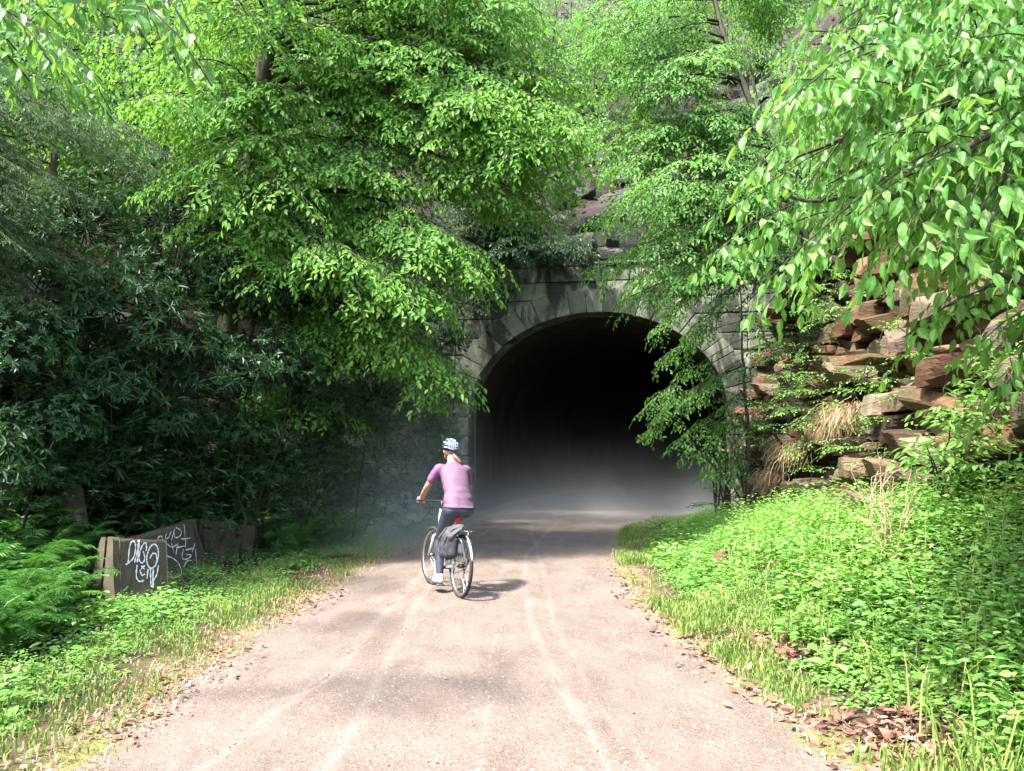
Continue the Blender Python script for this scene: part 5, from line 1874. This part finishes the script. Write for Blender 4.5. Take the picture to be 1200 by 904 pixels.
wr, wf = wheel(RA), wheel(FA, rad(4))
fr = MB()
for a, b, r_ in ((BB, ST, .016), (ST - [0, 0, .03], HT - [0, 0, .02], .016), (BB, HB + [0, 0, .02], .02), (HT + [0, -.01, .04], HB - [0, -.012, .04], .021)):
    fr.tube([a, (a + b) / 2, b], r_, 10)
for sg in (-1, 1):
    off = np.array([sg * .062, 0, 0])
    fr.tube([BB + [sg * .03, 0, 0], BB * .6 + RA * .4 + off * .75, RA + off], [.012, .011, .010], 8)
    fr.tube([ST - [0, 0, .07], ST * .6 + RA * .4 + off * .8, RA + off], [.010, .009, .009], 8)
fr.build("frame", MAT['white_frame'], bike, True)
fk = MB()
for sg in (-1, 1):
    o_ = np.array([sg * .055, 0, 0])
    fk.tube([HB - [0, -.01, .05], HB + o_ - [0, -.015, .09], FA * .5 + HB * .5 + o_ + [0, -.02, -.03], FA + o_], [.017, .016, .014, .011], 8)
fk.build("fork", MAT['white_frame'], bike, True)
sp = MB()
sp.tube([ST - [0, 0, .02], [0, .235, .90]], .0135, 10)
sp.build("seatpost", MAT['alloy'], bike, True)
# saddle: narrow nose forward, wide at the back
sd = MB()
sec = [(0.10, .045, .93, .018), (.12, .072, .935, .026), (.17, .078, .935, .028), (.23, .052, .93, .028), (.30, .026, .928, .024), (.37, .018, .922, .018), (.39, .008, .918, .008)]
seg = 14
V = []
for (y, w, z, h) in sec:
    a = np.linspace(0, 2 * np.pi, seg, endpoint=False)
    V.append(np.stack([w * np.cos(a), np.full(seg, y), z + h * np.sin(a)], -1))
n_ = len(sec)
i = np.arange(n_ - 1)[:, None] * seg + np.arange(seg)[None, :]
k = np.arange(n_ - 1)[:, None] * seg + (np.arange(seg)[None, :] + 1) % seg
sd.add(np.concatenate(V), [np.stack([i, k, k + seg, i + seg], -1).reshape(-1, 4), np.arange(seg)[None, ::-1], (np.arange(seg) + (n_ - 1) * seg)[None, :]])
sd.build("saddle", MAT['black'], bike, True)
hbm = MB()
hbm.tube([HT + [0, -.01, .03], HT + [0, -.03, .13]], .014, 8)
hbm.tube([HT + [0, -.03, .12], [0, .83, 1.0]], .015, 8)
xs_ = np.linspace(-.31, .31, 15)
hbm.tube(np.stack([xs_, .83 - .55 * np.abs(xs_) ** 1.7 * .6, 1.0 + .03 * np.abs(xs_)], -1), .0125, 8)
hb_o = hbm.build("handlebar", MAT['black'], bike, True)
for sg in (-1, 1):
    g = MB()
    g.tube([[sg * .20, .805, 1.006], [sg * .315, .782, 1.009]], .0165, 10)
    g.build("grip", MAT['black'], bike, True)
    g = MB()
    g.tube([[sg * .19, .82, .995], [sg * .20, .87, .985], [sg * .29, .86, .975]], .006, 6)
    g.build("brake_lever", MAT['steel'], bike, True)
# cranks, chainring, chain, pedals
ck = MB()
ring_mesh(ck, BB + [.045, 0, 0], .085, .006, 36, 6)
for k in range(5):
    a = 2 * np.pi * k / 5
    ck.tube([BB + [.045, 0, 0], BB + [.045, .083 * math.cos(a), .083 * math.sin(a)]], .006, 5)
ck.tube([BB + [-.06, 0, 0], BB + [.06, 0, 0]], .02, 10)
PL, PR_ = BB + [-.075, -.02, -.168], BB + [.075, .02, .168]
ck.tube([BB + [-.06, 0, 0], PL], .010, 6)
ck.tube([BB + [.06, 0, 0], PR_], .010, 6)
ck.build("crankset", MAT['steel'], bike, True)
for sg, pp_ in ((-1, PL), (1, PR_)):
    q = MB()
    q.box(pp_ + [sg * .055, 0, 0], (.09, .09, .022), bev=.006)
    q.build("pedal", MAT['black'], bike)
q = MB()
for zz_, r_ in ((.083, 0.), (-.083, 0.)):
    q.tube([BB + [.045, 0, zz_], RA + [.045, 0, zz_ * .42]], .0045, 5)
ring_mesh(q, RA + [.045, 0, 0], .036, .006, 24, 6)
ring_mesh(q, RA + [.035, 0, 0], .052, .004, 28, 6)
q.tube([RA + [.05, .02, -.05], RA + [.05, .05, -.14]], .008, 6)
q.build("chain", MAT['steel'], bike)
# rack over the rear wheel
rk = MB()
for sg in (-1, 1):
    rk.tube([[sg * .06, .17, .73], [sg * .065, .10, .735], [sg * .065, -.20, .735], [sg * .03, -.235, .735], [0, -.24, .735]], .006, 6)
    rk.tube([RA + [sg * .075, 0, .01], [sg * .10, -.08, .62], [sg * .09, -.15, .725], [sg * .065, -.16, .735]], .006, 6)
    rk.tube([RA + [sg * .075, 0, .01], [sg * .07, .02, .735]], .006, 6)
rk.tube([[-.06, .06, .735], [.06, .06, .735]], .005, 6)
rk.tube([[-.065, -.12, .735], [.065, -.12, .735]], .005, 6)
rk.build("rear_rack", MAT['steel'], bike, True)
lt = MB()
lt.box((0, .19, .83), (.055, .03, .085), bev=.012)
lt.build("tail_light", mat_plain("red_lens", (.55, .02, .03), .25), bike)
fd = MB()
a = np.linspace(rad(95), rad(165), 16)
for s_, e_ in ((-.026, .026),):
    V = []
    for x in (-.02, 0, .02):
        R = .362 + (.006 if x == 0 else 0)
        V.append(np.stack([np.full(16, x), R * np.cos(a), .345 + R * np.sin(a)], -1))
    i = np.arange(15)
    fd.add(np.concatenate(V), [np.concatenate([np.stack([i, i + 1, i + 17, i + 16], -1), np.stack([i + 16, i + 17, i + 33, i + 32], -1)])])
o = fd.build("mudguard", MAT['alloy'], bike, True)
o.modifiers.new("solid", 'SOLIDIFY').thickness = .002


def remesh(mb, voxel, smooth=6, fac=.5):
    o = mb.build("tmp", [])
    m = o.modifiers.new("r", 'REMESH')
    m.mode = 'VOXEL'
    m.voxel_size = voxel
    s = o.modifiers.new("s", 'SMOOTH')
    s.iterations = smooth
    s.factor = fac
    dg = bpy.context.evaluated_depsgraph_get()
    me = bpy.data.meshes.new_from_object(o.evaluated_get(dg))
    old = o.data
    bpy.data.objects.remove(o)
    bpy.data.meshes.remove(old)
    for p_ in me.polygons:
        p_.use_smooth = True
    return me


def loft(mb, rings, seg=20):
    """rings: (centre, half width, half depth, tilt about x)"""
    V = []
    a = np.linspace(0, 2 * np.pi, seg, endpoint=False)
    for (c, w, d, t) in rings:
        p_ = np.stack([w * np.cos(a), d * np.sin(a), 0 * a], -1) @ rotx(t).T
        V.append(p_ + np.asarray(c))
    n = len(rings)
    i = np.arange(n - 1)[:, None] * seg + np.arange(seg)[None, :]
    k = np.arange(n - 1)[:, None] * seg + (np.arange(seg)[None, :] + 1) % seg
    mb.add(np.concatenate(V), [np.stack([i, k, k + seg, i + seg], -1).reshape(-1, 4), np.arange(seg)[None, ::-1], (np.arange(seg) + (n - 1) * seg)[None, :]])


def limb(mb, pts, rr, seg=14):
    pts = np.asarray(pts, float)
    t = np.linspace(0, 1, len(pts))
    tt = np.linspace(0, 1, 5 * len(pts))
    c = np.stack([np.interp(tt, t, pts[:, a]) for a in range(3)], -1)
    for _ in range(2):
        c[1:-1] = (c[:-2] + c[1:-1] * 2 + c[2:]) / 4
    r_ = np.interp(tt, t, rr)
    mb.tube(c, r_, seg)
    mb.ellipsoid(c[0], (r_[0],) * 3, 12, 8)
    mb.ellipsoid(c[-1], (r_[-1],) * 3, 12, 8)


# the bag strapped to the left of the rack
bag = empty("pannier_bag", BIKE_AT, 0, "grey and black soft bag strapped to the left side of the bicycle's rear rack", "bag")
bag.rotation_euler = bike.rotation_euler
MAT['bag_dark'] = mat_plain("dark_bag_cloth", (.02, .019, .022), .8, nscale=12, namt=.4)
MAT['bag_grey'] = mat_plain("grey_bag_cloth", (.042, .040, .047), .75, nscale=10, namt=.25)
b1 = MB()
b1.box((-.155, -.01, .56), (.14, .33, .27), rot=roty(.12), bev=.05)
b1.box((-.215, -.03, .52), (.07, .24, .17), rot=roty(.15), bev=.03)
me = remesh(b1, .011, 8)
v = np.empty(len(me.vertices) * 3, np.float32)
me.vertices.foreach_get('co', v)
v = v.reshape(-1, 3)
v += .012 * np.stack([vnoise(v * 16 + 5 * q) for q in range(3)], -1)
me.vertices.foreach_set('co', v.ravel())
me.materials.append(MAT['bag_dark'])
link("bag_body", me, bag)
b2 = MB()
b2.ellipsoid((-.115, -.02, .725), (.13, .15, .045), 20, 12, rot=roty(-.55))
b2.ellipsoid((-.175, -.05, .665), (.06, .13, .07), 16, 10)
me = remesh(b2, .011, 6)
v = np.empty(len(me.vertices) * 3, np.float32)
me.vertices.foreach_get('co', v)
v = v.reshape(-1, 3)
v += .012 * np.stack([vnoise(v * 18 + 5 * q) for q in range(3)], -1)
me.vertices.foreach_set('co', v.ravel())
me.materials.append(MAT['bag_grey'])
link("bag_flap", me, bag)
b3 = MB()
for y in (-.11, .08):
    b3.tube([[-.06, y, .775], [-.17, y, .745], [-.245, y, .65], [-.255, y, .50], [-.20, y, .42]], [.009] * 5, 5)
b3.build("strap", MAT['bag_grey'], bag, True)

# ------------------------------------------------------------------ the cyclist
rider = empty("person", BIKE_AT, 0, "cyclist in mauve jersey, navy leggings and blue helmet riding away towards the tunnel", "person")
rider.rotation_euler = bike.rotation_euler


def mat_skin():
    m, nt, b, out = new_mat("skin")
    b.inputs["Base Color"].default_value = (.30, .17, .12, 1)
    b.inputs["Roughness"].default_value = .5
    b.inputs["Subsurface Weight"].default_value = .1
    b.inputs["Subsurface Radius"].default_value = (.02, .008, .004)
    return m


MAT['skin'] = mat_skin()
MAT['jersey'] = mat_plain("mauve_jersey", (.105, .052, .090), .75, nscale=7, namt=.1)
MAT['sleeve'] = mat_plain("plum_sleeve", (.13, .05, .11), .75, nscale=7, namt=.1)
MAT['legging'] = mat_plain("navy_legging", (.035, .04, .062), .5, nscale=7, namt=.2)
MAT['shoe'] = mat_plain("white_shoe", (.45, .45, .45), .55)
MAT['sole'] = mat_plain("dark_sole", (.05, .05, .05), .7)
MAT['hair'] = mat_plain("light_brown_hair", (.11, .06, .036), .5, nscale=40, namt=.35)
LSH, RSH = np.array([-.165, .455, 1.385]), np.array([.165, .455, 1.385])
LEL, REL = np.array([-.265, .565, 1.17]), np.array([.255, .575, 1.16])
LHA, RHA = np.array([-.265, .765, 1.03]), np.array([.265, .765, 1.03])
HIP = [np.array([-.088, .20, .955]), np.array([.088, .20, .955])]
KN = [np.array([-.105, .485, .60]), np.array([.105, .60, .79])]
AN = [np.array([-.115, .375, .205]), np.array([.115, .405, .53])]
TORSO = [((0, .165, .90), .10, .08, 0), ((0, .17, .95), .158, .106, .1), ((0, .195, 1.02), .152, .100, -.1), ((0, .25, 1.12), .132, .092, -.35), ((0, .33, 1.24), .145, .098, -.5),
         ((0, .41, 1.35), .158, .095, -.55), ((0, .465, 1.415), .118, .072, -.55), ((0, .50, 1.455), .062, .055, -.5)]
body = MB()
loft(body, TORSO)
limb(body, [(0, .49, 1.44), (0, .525, 1.50), (0, .555, 1.56)], [.056, .05, .05])
HC = np.array([0, .60, 1.60])
body.ellipsoid(HC + [0, -.008, .012], (.074, .094, .105), 20, 14)
body.ellipsoid(HC + [0, .045, -.055], (.052, .052, .06), 16, 10)
body.ellipsoid(HC + [0, .098, -.018], (.013, .018, .026), 10, 8)       # nose
body.ellipsoid(HC + [0, .086, -.062], (.024, .012, .009), 10, 6)       # lips
for sg in (-1, 1):
    body.ellipsoid(HC + [sg * .074, -.008, -.012], (.011, .02, .031), 10, 8)
for S, E, H in ((LSH, LEL, LHA), (RSH, REL, RHA)):
    limb(body, [S * .75 + np.array([0, .43, 1.37]) * .25, S, S * .5 + E * .5, E, E * .45 + H * .55, H], [.055, .05, .044, .035, .034, .024])
for h, k, a in zip(HIP, KN, AN):
    limb(body, [h, h * .5 + k * .5, k, k * .62 + a * .38, a], [.086, .072, .05, .05, .03])
    limb(body, [a + [0, -.02, -.035], a + [0, .09, -.05], a + [0, .15, -.055]], [.032, .032, .026])
me = remesh(body, .010, 5)
# hands closed round the grips
hd = MB()
for sg, H in ((-1, LHA), (1, RHA)):
    g0 = np.array([sg * .262, .793, 1.008])
    hd.ellipsoid(g0 + [0, -.022, .024], (.043, .034, .018), 14, 8, rot=rotx(.5))
    hd.tube([H, g0 + [0, -.035, .022]], [.026, .024], 10)
    for q in range(4):
        x = g0[0] + sg * (.033 - .021 * q)
        l = (.86, 1.0, .98, .9)[q]
        th_ = np.linspace(rad(100), rad(100) - rad(215) * l, 8)
        hd.tube(np.stack([np.full(8, x), g0[1] + .027 * np.cos(th_), g0[2] + .027 * np.sin(th_)], -1), np.linspace(.0098, .0078, 8), 7)
        hd.ellipsoid((x, g0[1] + .027 * math.cos(rad(85)), g0[2] + .029), (.0105, .0105, .009), 8, 6)
    th_ = np.linspace(rad(170), rad(300), 7)
    xx = np.linspace(g0[0] - sg * .035, g0[0] - sg * .062, 7)
    hd.tube(np.stack([xx, g0[1] + .027 * np.cos(th_), g0[2] + .027 * np.sin(th_)], -1), np.linspace(.0115, .009, 7), 7)
V0 = np.empty(len(me.vertices) * 3, np.float32)
me.vertices.foreach_get('co', V0)
fb = {}
for p_ in me.polygons:
    fb.setdefault(len(p_.vertices), []).append(list(p_.vertices))
hd.add(V0.reshape(-1, 3), [np.array(x) for x in fb.values()])
hd.build("body", MAT['skin'], rider, True)
bpy.data.meshes.remove(me)
ey = MB()
for sg in (-1, 1):
    ey.ellipsoid(HC + [sg * .030, .078, .004], (.012, .010, .009), 10, 8)
ey.build("eyes", mat_plain("eye", (.10, .09, .08), .2), rider, True)

# jersey
j = MB()
loft(j, [((0, .172, .965), .185, .140, .05), ((0, .183, .985), .183, .138, -.05), ((0, .205, 1.03), .174, .122, -.12), ((0, .25, 1.12), .152, .110, -.35), ((0, .33, 1.24), .158, .112, -.5), ((0, .41, 1.35), .170, .108, -.55),
         ((0, .462, 1.412), .125, .082, -.55), ((0, .497, 1.452), .068, .062, -.5)])
for S, E in ((LSH, LEL), (RSH, REL)):
    limb(j, [S * .7 + np.array([0, .43, 1.36]) * .3, S, S * .42 + E * .58], [.066, .064, .056])
me = remesh(j, .011, 5)
v = np.empty(len(me.vertices) * 3, np.float32)
me.vertices.foreach_get('co', v)
v = v.reshape(-1, 3)
wr_ = vnoise(np.stack([v[:, 0] * 7 + v[:, 2] * 5, v[:, 1] * 5, v[:, 2] * 24], -1)) * .5 + vnoise(v * 11) * .5
nv_ = np.empty(len(me.vertices) * 3, np.float32)
me.vertices.foreach_get('normal', nv_)
v += nv_.reshape(-1, 3) * (wr_ * .012 * (0.5 + sstep(1.3, 1.05, v[:, 2])))[:, None]
me.vertices.foreach_set('co', v.ravel())
me.materials.append(MAT['jersey'])
me.materials.append(MAT['sleeve'])
for p_ in me.polygons:
    c = p_.center
    if abs(c[0]) > .178 + .25 * max(0, c[2] - 1.40) or (abs(c[0]) > .150 and c[2] < 1.36 and c[2] > 1.12 and c[1] > .40):
        p_.material_index = 1
link("jersey", me, rider)
# leggings
lg = MB()
loft(lg, [((0, .165, .885), .10, .085, 0), ((0, .165, .945), .172, .122, .1), ((0, .185, .985), .162, .112, 0), ((0, .20, 1.02), .14, .095, -.1)])
for h, k, a in zip(HIP, KN, AN):
    limb(lg, [h, h * .5 + k * .5, k, k * .62 + a * .38, a + [0, 0, .02]], [.096, .080, .058, .057, .038])
    lg.ellipsoid(h + [0, -.035, -.02], (.088, .085, .085), 14, 10)
me = remesh(lg, .011, 5)
me.materials.append(MAT['legging'])
link("leggings", me, rider)
for k, a in enumerate(AN):
    s_ = MB()
    limb(s_, [a + [0, -.045, -.058], a + [0, .03, -.062], a + [0, .12, -.072], a + [0, .185, -.080]], [.036, .042, .043, .030])
    s_.ellipsoid(a + [0, -.012, -.02], (.043, .05, .045), 14, 10)
    me = remesh(s_, .009, 4)
    me.materials.append(MAT['shoe'])
    so = link("shoe", me, rider)
    s2 = MB()
    s2.box(a + [0, .068, -.112], (.082, .285, .022), bev=.010, rot=rotx(-.06))
    s2.build("sole", MAT['sole'], so)
# helmet and hair
MAT['helmet'] = mat_plain("navy_helmet", (.010, .020, .045), .5)
MAT['helmet_rib'] = mat_plain("pale_blue_helmet_rib", (.22, .29, .36), .45)
hm = MB()
hcen, hr = HC + np.array([0, -.006, .038]), np.array([.094, .122, .098])
TH = rotx(.12)
th_ = np.linspace(0, rad(102), 12)
ph_ = np.linspace(0, 2 * np.pi, 32, endpoint=False)
A_, B_ = np.meshgrid(th_, ph_, indexing='ij')
V = np.stack([np.sin(A_) * np.cos(B_), np.sin(A_) * np.sin(B_), np.cos(A_)], -1).reshape(-1, 3) * hr @ TH.T + hcen
i, k = np.meshgrid(np.arange(11), np.arange(32), indexing='ij')
k2 = (k + 1) % 32
hm.add(V, [np.stack([i * 32 + k, i * 32 + k2, (i + 1) * 32 + k2, (i + 1) * 32 + k], -1).reshape(-1, 4)])
ho = hm.build("helmet", MAT['helmet'], rider, True)
hs = ho.modifiers.new("solid", 'SOLIDIFY')
hs.thickness, hs.offset = .010, 1.0
rb = MB()


def on_helmet(t, x, k=1.035):
    """t: angle from brow over the crown to the nape; x: sideways fraction"""
    y, z = math.cos(t), math.sin(t)
    s = math.sqrt(max(0, 1 - x * x))
    return np.array([x, y * s, z * s]) * hr * k @ TH.T + hcen


for x0, wdt in ((-.82, .013), (-.4, .0125), (0, .012), (.4, .0125), (.82, .013)):
    tt_ = np.linspace(rad(8), rad(188), 18)
    pts = np.array([on_helmet(t, x0 * (0.35 + .65 * math.sin(min(max(t, rad(15)), rad(165))))) for t in tt_])
    rb.tube(pts, np.full(18, wdt * .55), 6)
for z0, x1 in ((rad(152), .85), (rad(186), .93)):
    pts = np.array([on_helmet(z0 - .25 * abs(x), x) for x in np.linspace(-x1, x1, 17)])
    rb.tube(pts, np.full(17, .0075), 6)
rb.build("helmet_ribs", MAT['helmet_rib'], ho, True)
hr_ = MB()
hr_.ellipsoid(HC + [0, -.03, -.02], (.076, .078, .085), 16, 10)
pony = [HC + [.01, -.10, -.045], HC + [.035, -.145, -.085], HC + [.075, -.16, -.125], HC + [.10, -.155, -.155], HC + [.11, -.15, -.175]]
limb(hr_, pony, [.022, .026, .026, .02, .008])
me = remesh(hr_, .009, 3)
v = np.empty(len(me.vertices) * 3, np.float32)
me.vertices.foreach_get('co', v)
v = v.reshape(-1, 3)
v += .006 * np.stack([vnoise(v * [60, 60, 14] + 5 * q) for q in range(3)], -1)
me.vertices.foreach_set('co', v.ravel())
me.materials.append(MAT['hair'])
link("hair", me, rider)


# ------------------------------------------------------------------ cold mist that lies in the tunnel mouth and drifts out
mm, nt, b_, out_ = new_mat("mist")
nt.nodes.remove(b_)
vol = nt.nodes.new("ShaderNodeVolumeScatter")
vol.inputs["Color"].default_value = (.80, .83, .84, 1)
vol.inputs["Anisotropy"].default_value = .1
co = coords(nt)
sep = nt.nodes.new("ShaderNodeSeparateXYZ")
nt.links.new(co, sep.inputs[0])
x_, y_, z_ = sep.outputs
top = mathn(nt, 'SUBTRACT', 1.0, mathn(nt, 'DIVIDE', z_, 3.6), clamp=True)


def edge_(v, lo, hi):
    mr = nt.nodes.new("ShaderNodeMapRange")
    mr.interpolation_type = 'SMOOTHSTEP'
    nt.links.new(v, mr.inputs[0])
    mr.inputs[1].default_value, mr.inputs[2].default_value = lo, hi
    return mr.outputs[0]


def product(*v):
    r = v[0]
    for q in v[1:]:
        r = mathn(nt, 'MULTIPLY', r, q)
    return r


# thickest on the floor of the bore, thinner where it drifts out to the left under the rock wall
inside = product(mathn(nt, 'POWER', 2.718, mathn(nt, 'MULTIPLY', z_, -1.85)), edge_(y_, -4.8, -1.0), edge_(x_, -5.5, -3.0), edge_(x_, 4.8, 2.6), MIST_IN)
drift = product(mathn(nt, 'POWER', 2.718, mathn(nt, 'MULTIPLY', z_, -0.55)), edge_(y_, -9.0, -6.0), edge_(y_, 0.6, -2.0), edge_(x_, -6.8, -5.2), edge_(x_, -2.3, -3.9), MIST_OUT)
nzv = noise(nt, .6, 3, .6, co)
nt.links.new(product(mathn(nt, 'ADD', inside, drift), top, mathn(nt, 'MULTIPLY_ADD', nzv, 2.4, -.2)), vol.inputs["Density"])
nt.links.new(vol.outputs[0], out_.inputs["Volume"])
mb = MB()
mb.add([[x, y, z] for x in (-7, 5) for y in (-9, 14) for z in (-.6, 3.6)], [np.array([[0, 1, 3, 2], [4, 6, 7, 5], [0, 4, 5, 1], [2, 3, 7, 6], [0, 2, 6, 4], [1, 5, 7, 3]])])
mo = mb.build("haze", mm)
mo.location = (1.9, 20.3, 0)
tag(mo, kind='stuff')
